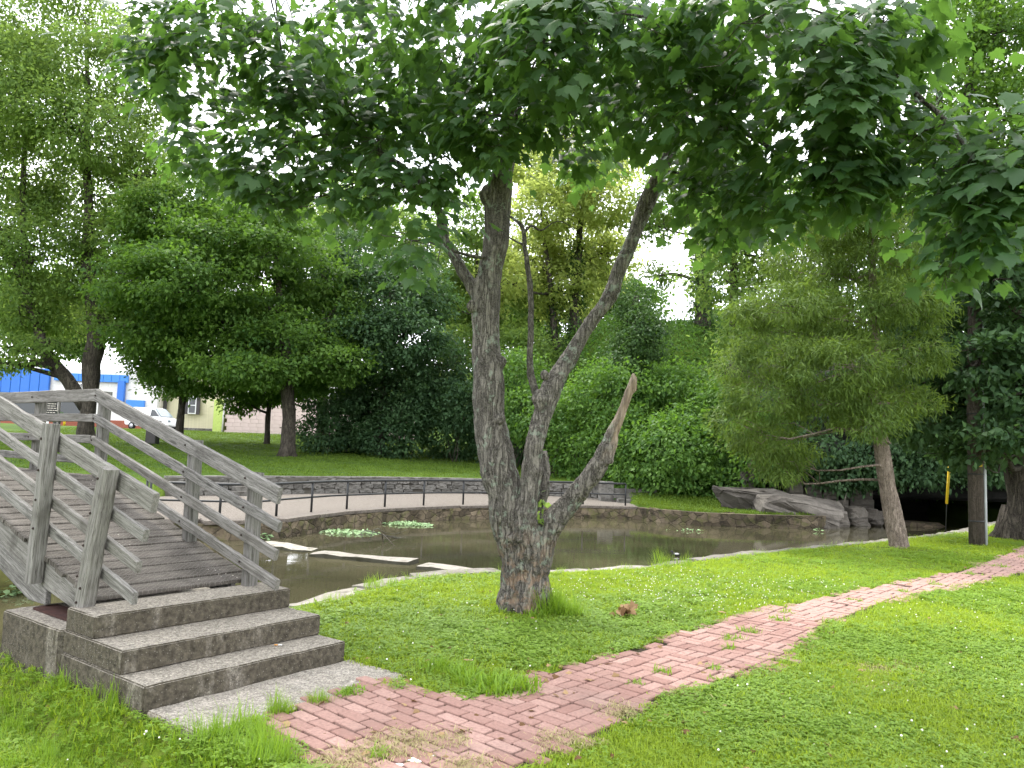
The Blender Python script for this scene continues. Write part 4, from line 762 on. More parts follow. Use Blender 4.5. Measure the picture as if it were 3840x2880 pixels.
fr = np.array(fw); cd = (P-np.array([0, 0, EYE])); zc = cd@np.array(fw); ux = np.abs((cd@np.array(cr))/zc); vy = (cd@np.array(cu))/zc; vis = (zc > 0) & (ux < .64) & (np.abs(vy) < .48); order = np.argsort(np.where(vis, zc/sz, 1e9))[:260]
keep = np.ones(len(P), bool); keep[order] = False
V, F, TT = leaves(P[keep], tip[keep], nr_[keep], sz[keep], MAPL, T[keep]); crown = obj('crown', mesh_np('crown', V+minv, F, M['leaf_maple'], False, {'tint': ('FLOAT', TT)}), maple); crown['kind'] = 'stuff'
lms = [mesh_np('leaf', MAPL[0]*np.array([1, 1, c_]), MAPL[1], M['leaf_maple'], False, {'tint': ('FLOAT', np.full(len(MAPL[0]), t_))}) for t_, c_ in ((.15, 1), (.4, 2.), (.65, .4), (.9, 1.5))]
for i in order:
    t_ = unit(tip[i]); s_ = unit(np.cross(t_, nr_[i])); n_ = np.cross(s_, t_); o = obj('leaf', lms[min(3, int(T[i]*4))], crown); o.matrix_local = Matrix.Translation(Vector(P[i]+minv)) @ Matrix((s_*sz[i], t_*sz[i], n_*sz[i])).transposed().to_4x4()
# leafy sprout in the fork
rg = np.random.default_rng(5); n = 26; P = np.array([.36, 7.93, .98])+rg.normal(size=(n, 3))*np.array([.05, .04, .17]); V, F, TT = leaves(P, rdir(n, rg)+np.array([0, -.3, -.2]), rdir(n, rg)+np.array([0, -.5, .6]), rg.uniform(.05, .09, n), MAPL, rg.random(n)*.3+.7)
sprout = obj('sprout', mesh_np('sprout', V+minv, F, M['leaf_light'], False, {'tint': ('FLOAT', TT)}), maple)
tube_obj('sprout_stem', catmull(np.array([(.33, 7.9, .80), (.34, 7.92, 1.0), (.36, 7.93, 1.2)]), 4)+minv, .008, M['bark_limb'], maple, 6)
# ---------------------------------------------------------------- trees behind the pond
def z0(x, y): return h1(x, y)-.05
BOX = [(-28.8, 42.6, 25.1, 2.8, 1.5), (-24.6, 40.9, 21.9, 2.9, 1.7), (-26.5, 39.9, 19.4, 2.9, 1.9), (-23.3, 39.8, 18.0, 2.9, 1.9), (-28.5, 43.4, 16.6, 2.9, 2.1), (-24.9, 43.9, 15.8, 2.9, 2.1), (-26.4, 42.5, 12.0, 3.3, 2.0), (-22.8, 43.1, 12.6, 2.3, 2.1), (-27.5, 42.2, 8.8, 2.3, 1.5), (-26.2, 44.0, 8.3, 2.4, 1.0), (-22.4, 43.5, 18.2, 2.1, 2.3), (-19.6, 39.9, 14.0, 1.4, 1.4), (-24.5, 43.7, 25.9, 1.6, 1.1), (-27.7, 39.8, 21.7, 1.9, 1.9), (-28.5, 43.1, 13.7, 2.1, 2.1), (-31, 42, 19, 2.6, 2.4), (-31.5, 42, 12, 2.4, 2.2), (-21.2, 41, 20.5, 1.6, 1.5), (-20.4, 42, 16.5, 1.5, 1.6), (-20.8, 41, 12.5, 1.6, 1.3), (-22.6, 41, 23.5, 1.6, 1.3), (-26.6, 42, 27.5, 2.2, 1.5), (-23.5, 42.5, 10.0, 1.8, 1.2), (-30, 42, 23, 2.4, 2), (-27, 41, 6.3, 1.3, .5), (-24.9, 41, 6.5, .9, .4), (-28.6, 41, 5.9, 1.2, .5), (-26.2, 40.5, 5.4, .6, .3), (-25.2, 40, 5.5, .5, .3), (-27.4, 40.5, 5.2, .6, .3), (-22, 41, 8.0, 1.3, .7)]
zb = z0(-23, 42)
tree('box_elder_tree', [[(-23, 42, zb, .45), (-23.0, 42, 3.6, .38), (-23.1, 42, 6.2, .50), (-23.3, 42, 9, .36), (-24, 42, 14, .26), (-24.5, 42, 20, .15), (-25, 42, 25, .06)], [(-23.2, 42, 3.2, .34), (-24.4, 42, 4.6, .36), (-25.6, 42, 6.3, .33), (-26.8, 42.2, 9, .25), (-27.6, 42, 14, .18), (-28, 42, 20, .10)], [(-23.0, 42, 6.0, .34), (-22.3, 42, 9, .28), (-21.6, 42.4, 13, .18), (-21.8, 42.5, 17, .1)], [(-26.8, 42.2, 9, .2), (-28.8, 42, 13, .15), (-30.6, 42, 18, .08)]],
     BOX, 'tall pale green tree with a leaning second trunk behind the footbridge', 'leaf_light', 'bark', 1, 74, .21, .48, droop=.6, limb_r=.16, group=None, per=44, flat=.5)
MA1 = [(-18.9, 40.6, 13.3, 2.7, 1.5), (-15.2, 39.0, 12.0, 2.6, 1.6), (-12.0, 38.0, 11.8, 2.1, 1.6), (-16.0, 37.9, 9.5, 3.2, 1.8), (-13.9, 41.4, 9.6, 2.7, 2.0), (-10.8, 41.8, 11.1, 2.3, 1.8), (-19.2, 40.5, 7.8, 2.7, 1.7), (-15.6, 41.0, 7.0, 3.0, 2.0), (-11.9, 40.2, 6.8, 2.7, 1.6), (-9.7, 41.9, 8.3, 2.3, 2.0), (-13.3, 37.8, 5.2, 2.2, .8), (-11.2, 41.6, 5.4, 2.0, .9), (-19.1, 37.9, 9.9, 2.1, 1.4), (-17.2, 41, 14.6, 1.8, 1.4), (-14.0, 41.5, 14.4, 1.8, 1.4), (-9.4, 39.5, 6.0, 1.7, 1.1)]
zb = z0(-11.47, 40)
tree('park_maple', [[(-11.47, 40, zb, .42), (-11.5, 40, 2.6, .36), (-11.7, 40, 4.8, .34), (-12.2, 40, 8, .24), (-12.6, 40, 11, .14), (-12.8, 40, 13, .06)], [(-11.7, 40, 4.4, .24), (-14, 40, 6.8, .20), (-16.5, 39.8, 9.2, .13), (-18, 40, 11.5, .07)], [(-11.8, 40, 5, .2), (-10.4, 40.8, 7.5, .14), (-9.6, 41.5, 9.5, .07)]],
     MA1, 'dense spreading green maple with a flared trunk on the far lawn', 'leaf_bg', 'bark', 2, 118, .21, .44, limb_r=.13, per=110, flat=.38)
MA1b = [(-18.4, 44.4, 5.3, 2.7, 1.1), (-20.0, 44.0, 6.3, 2.2, 1.5), (-21.0, 44.0, 8.6, 2.2, 1.5), (-17.2, 45, 8.2, 2.2, 1.6), (-19.2, 44.5, 11, 2.4, 1.8)]
zb = z0(-21.4, 50)
tree('shade_tree', [[(-19.3, 45, z0(-19.3, 45), .26), (-19.25, 45, 3.5, .21), (-19.0, 45, 6.5, .18), (-19.2, 45, 11, .08)], [(-19.2, 45, 4.6, .1), (-17.8, 45, 5.6, .06), (-16.4, 45, 5.4, .03)]], MA1b, 'slim dark trunked tree in front of the cream house', 'leaf_bg', 'bark', 3, 120, .2, .38)
tree('slender_tree', [[(-15.1, 48, z0(-15.1, 48), .20), (-15.1, 48, 3.2, .16), (-15.0, 48, 5, .13), (-14.9, 48, 8, .06)]], [(-14.8, 47.8, 5.2, 1.9, .9), (-16.2, 48, 5.0, 1.6, .9), (-13.6, 48.2, 5.4, 1.6, 1.0), (-15.2, 48, 7.2, 2.0, 1.2), (-16.8, 47.6, 4.0, 1.0, .5)], 'slender small tree beside the pink block wall', 'leaf_bg', 'bark', 4, 110, .2, .34)
MA2 = [(-9.7, 44.7, 12.7, 2.1, 1.6), (-7.4, 42.9, 10.2, 2.3, 2.1), (-5.8, 41.8, 7.9, 2.3, 2.0), (-8.3, 41.7, 7.3, 2.2, 2.0), (-7.0, 45.5, 5.4, 3.0, 1.9), (-4.8, 45.0, 4.8, 2.2, 1.9), (-9.8, 44.5, 4.9, 2.4, 1.5), (-6.5, 45.1, 11.8, 1.6, 1.6), (-4.2, 44.2, 6.5, 1.6, 1.6), (-4.9, 43, 10.0, 1.5, 1.5)]
tree('broad_tree', [[(-7.4, 44.2, z0(-7.4, 44.2), .3), (-7.3, 44, 4, .24), (-7.2, 44, 7, .18), (-7.3, 44, 11, .08)]], MA2, 'dense dark green tree between the park maple and the pond corner', 'leaf_dark', 'bark', 5, 115, .21, .42, per=90, flat=.4)
MA3 = [(-15.7, 55.8, 17.4, 2.0, 2.0), (-13.1, 53.6, 16.5, 1.9, 1.6), (-10.6, 52.2, 17.5, 1.9, 1.9), (-11.9, 52.1, 13.2, 2.2, 1.9), (-9.0, 56.9, 18.0, 2.0, 2.0), (-19.8, 57.5, 20.3, 2.1, 1.7), (-17.1, 55.6, 19.1, 1.7, 1.3), (-8, 55, 14, 2.2, 2), (-18.5, 54, 16.5, 2.2, 2), (-20.5, 54, 18.2, 2, 1.8), (-22, 55, 16, 2, 2), (-12.6, 55, 19.6, 2, 1.6), (-6.4, 55, 17, 2, 1.8), (-4.6, 56, 13.5, 2, 1.8)]
tree('distant_tree', [[(-13.5, 55, z0(-13.5, 55), .4), (-13.4, 55, 7, .34), (-13.8, 55, 13, .24), (-15.5, 55, 18, .12), (-16.5, 55, 23, .04)], [(-13.6, 55, 10, .2), (-11.5, 54, 15, .13), (-10, 54, 19, .06)]], MA3, 'tall open tree rising behind the dense park maple', 'leaf_light', 'bark', 6, 66, .24, .42, limb_r=.12)
YEL = [(.9, 50.8, 21.0, 1.8, 1.2), (3.3, 48.7, 19.4, 2.3, 1.8), (5.3, 47.5, 17.8, 2.0, 1.7), (1.5, 47.3, 17.0, 2.0, 1.7), (4.2, 51.7, 16.3, 2.8, 1.9), (1.1, 52.3, 15.0, 2.5, 1.9), (6.5, 50.6, 21.8, 1.8, 1.5), (3.0, 51.3, 12.9, 3.1, 1.9), (6.5, 52.0, 15.1, 1.9, 1.9), (-.7, 47.4, 12.5, 1.7, 1.7), (2, 50, 23.5, 2, 1.6)]
tree('yellow_green_tree', [[(4.1, 50, z0(4.1, 50), .4), (4.0, 50, 9, .34), (4.0, 50, 14, .26), (4.4, 50, 19, .15), (4.6, 50, 23, .05)], [(3.0, 50, z0(3, 50), .26), (2.6, 50, 10, .22), (1.8, 50, 16, .14), (1.2, 50, 21, .05)]], YEL, 'tall yellow green tree on the slope behind the maple trunk', 'leaf_yellow', 'bark', 7, 78, .25, .42, limb_r=.12, ivy=[(4.0, 50, 8+k*1.4, .55, .8) for k in range(6)]+[(2.6, 50, 8+k*1.4, .4, .8) for k in range(4)])
tree('bright_small_tree', [[(-2.2, 49, z0(-2.2, 49), .3), (-2.3, 49, 8, .22), (-2.6, 49, 15, .08)]], [(-3.3, 50.2, 14.3, 1.8, 1.8), (-3.9, 51.4, 11.4, 1.9, 1.9), (-1.0, 50.7, 10.4, 2.2, 1.9), (-2.6, 47.3, 16.0, 1.2, 1.7), (-3.0, 48.5, 8.0, 1.9, 1.7), (.4, 47.5, 7.8, 2.0, 1.6)], 'bright green tree rising beside the maple trunk on the far slope', 'leaf_light', 'bark', 8, 90, .23, .4)
IVT = [(9.2, 46.7, 17.4, 1.7, 1.7), (10.5, 44.8, 18.6, 1.9, 1.6), (11.9, 43.7, 16.2, 1.6, 1.6), (9.0, 46.5, 12.9, .9, .8), (13.4, 47.2, 14.2, 1.1, 1.4), (8.0, 46.2, 16.0, 1.1, 1.1), (12.5, 45, 20, 1.7, 1.4)]
tree('ivy_clad_tree', [[(11.5, 46, 5.6, .55), (11.45, 46, 9, .48), (11.3, 46, 13, .38), (11, 46, 17, .26), (10.8, 46, 21, .1)], [(11.2, 46, 12.4, .12), (9.6, 46, 12.8, .09), (8.4, 46, 12.6, .05)]], IVT, 'straight tree trunk wrapped in ivy against the open sky gap', 'leaf_light', 'bark', 9, 60, .24, .4, ivy=[(11.5+.2*math.sin(k), 46, 7+k*1.05, .75, .8) for k in range(11)], limb_r=.1)
tree('ivy_snag', [[(6.2, 37.6, 3.2, .3), (6.1, 37.6, 6, .26), (6.0, 37.6, 9.6, .14)]], [(6.0, 38.2, 9.6, 1.0, 1.0), (6.0, 37.2, 7.9, 1.1, 1.1), (5.4, 36.6, 6.4, 1.1, .9), (6.6, 36.6, 7.4, .9, 1.1), (6.0, 37.4, 5.4, 1.2, 1.0)], 'short dark snag smothered in ivy beside the sky gap', 'leaf_ivy', 'bark', 10, 190, .15, .26, droop=.7)
RB = [(18.1, 31.0, 20.2, 1.7, 1.3), (20.1, 31.0, 19.0, 1.7, 1.5), (17.9, 30.1, 16.9, 1.6, 1.3), (19.4, 29.3, 15.8, 1.4, 1.2), (16.6, 28.9, 14.2, 1.4, 1.0), (18.9, 29.6, 13.2, 1.6, 1.3), (16.9, 29.7, 11.9, 1.3, 1.1), (19.0, 28.9, 19.1, 1.4, 1.0), (17.8, 29, 10.8, 1.4, 1.0), (17.0, 31.6, 13.1, 1.1, 1.1), (22, 30, 15, 2, 2), (22, 30, 11, 2, 2), (16.0, 30.5, 9.0, 1.5, 1.2), (18.6, 30, 8.2, 1.7, 1.2), (20.5, 31, 22, 2, 1.5)]
tree('hill_tree', [[(18.6, 32.5, 4.2, .45), (18.4, 32, 9, .36), (18.2, 31, 14, .27), (18.6, 30.5, 18, .16), (19.2, 30, 22, .06)], [(18.3, 31.5, 12.5, .2), (17.2, 30.5, 16, .14), (16.8, 30, 18.5, .07)]], RB, 'tall dark tree on the hill above the cave', 'leaf_bg', 'bark', 11, 88, .20, .36, limb_r=.13)
tree('slope_tree', [[(10.2, 35, 3.0, .32), (10.0, 34.4, 7, .25), (9.6, 33.5, 12, .12), (9.5, 33.2, 14.5, .05)]], [(10.0, 33.5, 11.4, 1.5, 1.5), (9.0, 32.6, 9.4, 1.3, 1.3), (8.9, 33, 12.2, 1.3, 1.3), (11.2, 33.4, 8.8, 1.5, 1.3), (12.6, 33, 10.6, 1.6, 1.5), (11.5, 33, 13, 1.5, 1.4), (13.4, 33, 7.8, 1.5, 1.2), (10.3, 32.6, 6.8, 1.4, 1.0), (14.6, 33, 12.2, 1.4, 1.4), (14.6, 32, 9.6, 1.3, 1.2)], 'loose green tree on the slope behind the cedar', 'leaf_light', 'bark', 12, 82, .20, .36)
RM = [(11.6, 18.9, 6.1, 1.0, .7), (12.0, 18.0, 6.7, .9, .8), (10.9, 18.9, 5.2, .9, .6), (11.1, 17.4, 4.7, .9, .6), (10.8, 18.2, 3.9, 1.0, .55), (11.9, 17.8, 3.7, .8, .65), (10.6, 18.6, 2.95, 1.0, .45), (11.0, 17.5, 2.6, .8, .45), (10.5, 18.7, 2.2, .9, .32), (10.8, 18.1, 1.9, .5, .22), (12.7, 18.8, 5.0, .8, .8), (12.2, 18.2, 2.5, .7, .5), (13, 18.5, 6.4, 1.2, .9), (13.4, 19.5, 4.2, 1.2, 1.0), (12.6, 20, 7.6, 1.5, 1.0), (11.2, 20.2, 7.2, 1.1, .8), (13.5, 18, 8.4, 1.3, 1.0), (11.4, 19.6, 8.4, 1.1, .8), (9.6, 19.2, 3.4, .6, .35), (10.2, 15.9, 2.35, .6, .35), (10.5, 15.8, 3.2, .7, .45), (9.8, 16.1, 3.9, .7, .45), (10.6, 15.8, 4.8, .8, .5), (10.1, 16.0, 5.6, .7, .5), (10.9, 16.2, 6.3, .9, .6), (9.4, 17.5, 2.6, .7, .4), (9.2, 18, 4.6, .8, .5), (9.4, 18, 5.8, .9, .6), (10.0, 16.2, 2.0, .35, .2), (8.9, 18.2, 3.3, .7, .4), (11.2, 16, 3.9, .7, .5), (11.4, 16.4, 2.9, .6, .4), (10.4, 17, 7.6, 1, .7)]
tree('riverside_maple', [[(12.35, 18.45, -.08, .62), (12.3, 18.4, .5, .50), (12.25, 18.4, 1.6, .44), (12.3, 18.4, 3.2, .40), (12.4, 18.5, 5.2, .30), (12.5, 18.6, 7.5, .2), (12.6, 18.6, 9.5, .08)]], RM, 'stout trunked dark maple next to the utility pole', 'leaf_dark', 'bark', 13, 200, .155, .26, limb_r=.08, per=60, flat=.35)
# ---------------------------------------------------------------- cedar
CE = [(6.9, 14.8, 6.8, .6, .45), (6.3, 15.1, 6.5, .7, .45), (6.3, 16.0, 5.9, 1.0, .5), (7.3, 15.6, 5.9, 1.0, .5), (7.7, 14.8, 6.0, .6, .45), (5.5, 15.4, 4.8, 1.0, .45), (6.8, 15.5, 4.7, 1.1, .5), (7.6, 14.9, 4.9, .7, .45), (5.5, 15.9, 3.9, 1.0, .5), (6.2, 14.8, 3.5, 1.0, .5), (7.5, 15.3, 3.8, .8, .45), (8.3, 15.5, 4.0, .55, .45), (5.1, 15.4, 2.9, .8, .45), (6.4, 15.6, 2.9, 1.0, .45), (5.3, 15.9, 2.1, .75, .45), (5.8, 16.2, 1.9, .6, .4), (7.0, 15.1, 2.8, .7, .35), (7.9, 15.8, 3.0, .55, .38), (7.2, 15.5, 7.6, .7, .5), (7.0, 16.2, 6.6, .9, .5), (8.2, 16, 5.2, .7, .4), (6.8, 16.6, 4.2, .9, .4), (7.4, 16.4, 3.2, .8, .35), (4.7, 15.6, 3.5, .5, .3), (4.6, 15.7, 2.4, .5, .35), (4.9, 15.6, 4.6, .5, .3), (8.4, 15.3, 4.8, .4, .3), (7.6, 15.2, 7.0, .5, .4), (6.0, 15.3, 7.1, .5, .35), (6.8, 14.6, 2.4, .5, .25), (8.3, 15.6, 2.9, .4, .25), (5.6, 15.8, 1.5, .5, .3)]
ced = tree('cedar_tree', [[(7.93, 15.63, -.10, .27), (7.89, 15.62, .12, .215), (7.85, 15.62, .35, .19), (7.75, 15.6, .9, .175), (7.52, 15.6, 2.14, .155), (7.40, 15.6, 3.6, .12), (7.32, 15.55, 5.2, .085), (7.27, 15.5, 7.1, .05), (7.25, 15.5, 8.2, .02)]], CE, 'leaning red cedar with shaggy pale bark on the lawn edge', 'leaf_cedar', 'bark_cedar', 14, 470, .13, .125, tpl=NEED, droop=.6, per=46, flat=.55, limb_r=.03, roots=False)
# ---------------------------------------------------------------- bushes and hillside cover
def shrub(name, lobes, label, mat, seed, dens, size, clump=.3, group=None, droop=.5, cliff=False):
    c = lobes[0]; zz = c[2]-.5 if cliff else h1(c[0], c[1]); t_ = empty(name, (c[0], c[1], zz)); tag(t_, label, 'shrub', group); inv = -np.array([c[0], c[1], zz]); rg = np.random.default_rng(seed); sp = []
    for L_ in lobes:
        for k in range(4):
            e_ = np.array(L_[:3])+rdir(1, rg)[0]*L_[3]*.6; sp.append((limb_pts((L_[0]+rg.uniform(-.3, .3), L_[1]+rg.uniform(-.3, .3), (L_[2]-.2 if cliff else h1(L_[0], L_[1])-.05)), e_, rg, .1, 5)+inv, np.linspace(.035, .01, 5)))
    V, F = multi_tube(sp, 5); obj('stems', mesh_np('stems', V, F, M['bark'], True), t_); foliage('foliage', lobes, M[mat], t_, inv, dens, size, clump, seed, DIAM, droop, 26, .6)
    return t_
hg = [([(-10.4, 43.2, 2.3, 1.5, 1.2), (-9.6, 45, 3.2, 1.5, 1.5)], 'dark thicket shrub beside the park maple trunk'), ([(-6.8, 43.1, 2.3, 1.8, 1.3), (-5.9, 43.4, 3.8, 1.7, 1.2)], 'wide dark shrub in the middle of the shaded thicket'), ([(-3.4, 44.6, 2.4, 1.9, 1.5), (-3.0, 42.6, 3.9, 1.4, 1.3)], 'dark shrub close behind the terrace wall'), ([(-.9, 43.0, 3.0, 1.4, 2.0), (-1.0, 42.6, 4.9, 1.3, 1.2)], 'tall narrow dark shrub by the tree stem gap'), ([(1.0, 42.0, 2.6, 1.6, 1.6), (1.4, 41, 4.2, 1.5, 1.4)], 'rounded dark shrub at the foot of the slope'), ([(-8.4, 46, 2.4, 1.6, 1.2)], 'low shrub deep in the thicket shade')]
for k, (lb, la) in enumerate(hg): shrub('thicket_shrub', lb, la, 'leaf_dark', 50+k, 120, .19, .3, 'dark shrubs behind the terrace')
vb = [([(3.2, 35.8, 1.6, 1.5, 1.3), (2.2, 36.5, 3.2, 1.5, 1.3)], 'leafy bush at the end of the rubble wall'), ([(5.2, 34.2, 2.2, 2.0, 1.6), (4.2, 35, 4.4, 1.6, 1.5)], 'big vine covered mound above the stone steps'), ([(6.7, 31.8, 1.9, 1.9, 1.6), (6.3, 32.6, .7, 1.9, .9)], 'bulging glossy green bush above the grassy bank'), ([(8.6, 32.4, 1.5, 1.5, 1.4), (8.7, 31.6, .6, 1.5, .8)], 'dark hanging bush beside the rock slabs'), ([(5.7, 36.4, 4.4, 2.0, 1.3), (7.7, 35.6, 4.8, 1.7, 1.2)], 'pale vine mound high on the bank under the sky gap'), ([(9.3, 33.2, 3.9, 1.3, 1.4), (8.2, 33, 3.2, 1.2, 1.2)], 'vine draped bush above the dark rock'), ([(1.0, 38.5, 3.6, 1.6, 1.6), (.4, 40, 5.6, 1.5, 1.4)], 'light green bush behind the leaning maple stem')]
for k, (lb, la) in enumerate(vb): shrub('bank_bush', lb, la, 'leaf_vine', 70+k, 150, .17, .28, 'bushes on the vine covered bank', .7)
ob = [([(11.4, 29.2, 2.1, 1.4, .7), (12.6, 29.0, 1.6, 1.0, .6), (12.3, 28.7, 1.15, .8, .4)], 'leafy branches hanging over the stone lintel'), ([(13.9, 28.7, 2.1, 1.4, .7), (15.6, 28.4, 2.3, 1.4, .7), (13.7, 28.5, 1.35, 1.0, .45), (15.4, 28.2, 1.5, 1.1, .45)], 'leafy growth hanging from the rock above the cave'), ([(17.6, 28.0, 2.5, 1.5, .8), (19.6, 27.6, 2.8, 1.6, .8), (17.2, 27.6, 1.65, 1.1, .45), (18.8, 27.3, 1.8, 1.1, .4)], 'dark leafy growth on the cave roof behind the pole'), ([(9.6, 29.6, 1.6, .8, .9), (9.9, 29.8, 2.8, 1.2, .8)], 'vines trailing beside the lintel'), ([(12, 31, 4.0, 2.0, 1.2), (14.5, 31, 4.4, 2.0, 1.2), (17, 30, 4.6, 2.0, 1.2)], 'dense shrubs along the top of the cave cliff'), ([(20.5, 29, 5, 2.2, 1.5), (23, 28, 4, 2.2, 1.6)], 'dense shrubs on the cliff beyond the pole')]
for k, (lb, la) in enumerate(ob): shrub('overhang_shrub', lb, la, 'leaf_dark' if k != 3 else 'leaf_vine', 90+k, 130, .16, .3, 'shrubs hanging above the cave', .9, True)
# vine cover over the hillside
rg = np.random.default_rng(303); P = rg.uniform([-1, 32, 0], [46, 60, 0], (210000, 3)); hz = hill(P[:, 0], P[:, 1]); P = P[(hz > .25) & (~((P[:, 0] > 11) & (P[:, 1] < 36) & (P[:, 0] < 27)))]; keep_ = rg.random(len(P)) < np.clip(1.3-.045*(P[:, 1]-30), .12, 1)*np.where(P[:, 0] > 20, .15, np.where(P[:, 1] < 47, 1., .5)); P = P[keep_]
P[:, 2] = height(P)+np.abs(fbm(P, .5, 3, 9))*1.1*rg.random(len(P))**.4+.05; n = len(P); V, F, TT = leaves(P, rdir(n, rg)+np.array([0, -.5, -.5]), unit(rdir(n, rg)*.6+np.array([0, -.4, .8])), rg.uniform(.14, .26, n), DIAM, np.clip(.5+.5*vnoise(P, .8, 5)+.25*rg.normal(size=n), 0, 1))
tag(obj('vine_cover', mesh_np('vine_cover', V, F, M['leaf_vine'], False, {'tint': ('FLOAT', TT)})), 'vines and ground cover over the hillside behind the pond', 'vines', kind='stuff')
# far wood closing the horizon
rg = np.random.default_rng(55)
for k in range(12):
    x = -75+k*13+rg.uniform(-3, 3); y = 105+rg.uniform(-6, 14); zz = h1(x, y); hgt = rg.uniform(11, 17)
    tree('background_tree', [[(x, y, zz-.2, .4), (x+.3, y, zz+hgt*.5, .3), (x, y, zz+hgt*.9, .1)]], [(x+rg.uniform(-3.5, 3.5), y+rg.uniform(-3, 3), zz+hgt*rg.uniform(.35, .95), rg.uniform(2.6, 3.6), rg.uniform(2.2, 3)) for _ in range(7)], 'green tree in the distant belt beyond the buildings', 'leaf_bg', 'bark', 500+k, 16, .55, .8, group='distant tree belt', twig=False)

# ---------------------------------------------------------------- scattered grass (instanced tufts)
hidden = bpy.data.collections.new('tuft_sources')
def tuft(name, nb, h, spread, width, lean, seed, mat, mode='blade'):
    rg = np.random.default_rng(seed); Vs, Fs, Ts, tot = [], [], [], 0
    for k in range(nb):
        a = rg.uniform(0, 6.283); p = np.array([rg.normal()*spread, rg.normal()*spread, 0]); hh = h*rg.uniform(.55, 1.25); d = np.array([math.cos(a), math.sin(a), 0]); s_ = np.array([-d[1], d[0], 0]); w = width*rg.uniform(.7, 1.3); t_ = rg.random(); l_ = lean*rg.uniform(.3, 1.4)
        if mode == 'blade':
            q = [p-s_*w/2, p+s_*w/2, p+d*hh*l_*.35+[0, 0, hh*.6]+s_*w*.42, p+d*hh*l_*.35+[0, 0, hh*.6]-s_*w*.42, p+d*hh*l_+[0, 0, hh*(1-.25*l_)]]; f = [(0, 1, 2), (0, 2, 3), (3, 2, 4)]
        else:
            c = p+[0, 0, hh]; q = [c]; f = []
            for j in range(3):
                b_ = a+j*2.094; u_ = np.array([math.cos(b_), math.sin(b_), rg.uniform(-.1, .35)]); v_ = np.array([-math.sin(b_), math.cos(b_), 0]); i0 = len(q); q += [c+u_*w*.55+v_*w*.42, c+u_*w*1.0+v_*w*.2, c+u_*w*1.0-v_*w*.2, c+u_*w*.55-v_*w*.42]; f += [(0, i0, i0+1), (0, i0+1, i0+2), (0, i0+2, i0+3)]
        Vs += [np.array(q)]; Fs += [tuple(x+tot for x in y) for y in f]; Ts += [t_]*len(q); tot += len(q)
    o = bpy.data.objects.new(name, mesh_np(name, np.vstack(Vs), np.array(Fs), M[mat], False, {'tint': ('FLOAT', np.array(Ts))})); hidden.objects.link(o); return o
def scatter(name, P, rot, scl, idx, sources, label, cat):
    me = mesh_np(name, P, [np.zeros((0, 3), int)] if False else np.zeros((0, 3), int), None, False, {'rot': ('FLOAT_VECTOR', rot), 'scl': ('FLOAT', scl), 'idx': ('INT', idx)}) if False else None
    me = bpy.data.meshes.new(name); me.vertices.add(len(P)); me.vertices.foreach_set('co', P.astype(np.float32).ravel())
    for k_, typ, a_ in (('rot', 'FLOAT_VECTOR', rot), ('scl', 'FLOAT', scl), ('idx', 'INT', idx)):
        at = me.attributes.new(k_, typ, 'POINT'); at.data.foreach_set('vector' if typ == 'FLOAT_VECTOR' else 'value', a_.astype(np.int32 if typ == 'INT' else np.float32).ravel())
    o = tag(obj(name, me), label, cat, kind='stuff'); ng = bpy.data.node_groups.new(name, 'GeometryNodeTree'); ng.interface.new_socket('Geometry', in_out='INPUT', socket_type='NodeSocketGeometry'); ng.interface.new_socket('Geometry', in_out='OUTPUT', socket_type='NodeSocketGeometry')
    gi = ng.nodes.new('NodeGroupInput'); go = ng.nodes.new('NodeGroupOutput'); ip = ng.nodes.new('GeometryNodeInstanceOnPoints'); jn = ng.nodes.new('GeometryNodeJoinGeometry'); ip.inputs['Pick Instance'].default_value = True
    for s_ in sources[::-1]:
        oi = ng.nodes.new('GeometryNodeObjectInfo'); oi.inputs['Object'].default_value = s_; oi.inputs['As Instance'].default_value = True; ng.links.new(oi.outputs['Geometry'], jn.inputs[0])
    def na(nm, typ): n_ = ng.nodes.new('GeometryNodeInputNamedAttribute'); n_.data_type = typ; n_.inputs['Name'].default_value = nm; return n_.outputs['Attribute']
    ng.links.new(gi.outputs[0], ip.inputs['Points']); ng.links.new(jn.outputs[0], ip.inputs['Instance']); ng.links.new(na('idx', 'INT'), ip.inputs['Instance Index']); ng.links.new(na('rot', 'FLOAT_VECTOR'), ip.inputs['Rotation']); ng.links.new(na('scl', 'FLOAT'), ip.inputs['Scale']); ng.links.new(ip.outputs[0], go.inputs[0])
    md = o.modifiers.new('scatter', 'NODES'); md.node_group = ng; return o
M['clover'] = m_leaf('clover_leaf', (.085, .160, .018), (.165, .255, .030), (.28, .46, .03), .34, .5, .25)
M['dry'] = m_leaf('dry_clippings', (.20, .17, .075), (.34, .30, .15), (.30, .26, .10), .2, .8, .1)
M['grass_long'] = m_leaf('long_grass_blade', (.085, .165, .014), (.16, .26, .026), (.34, .52, .03), .38, .5, .25)
src = [tuft('grass_tuft', 14, .042, .032, .0055, .8, 1, 'grass'), tuft('grass_tuft', 13, .050, .034, .005, .9, 2, 'grass'), tuft('grass_tuft', 16, .034, .034, .006, 1.0, 3, 'grass'), tuft('clover_tuft', 11, .032, .034, .014, 0, 4, 'clover', 'clover'), tuft('clover_tuft', 9, .026, .036, .016, 0, 5, 'clover', 'clover')]
steps_poly = [tuple(BL(a, b, 0)[:2]) for a, b in ((-.01, -.60), (1.58, -.60), (1.58, 2.1), (-.01, 2.1))]
def lawn_pts(n, y0, y1, rg):
    y = y0*(y1/y0)**rg.random(n); x = y*rg.uniform(-.74, .74, n); return np.column_stack([x, y])
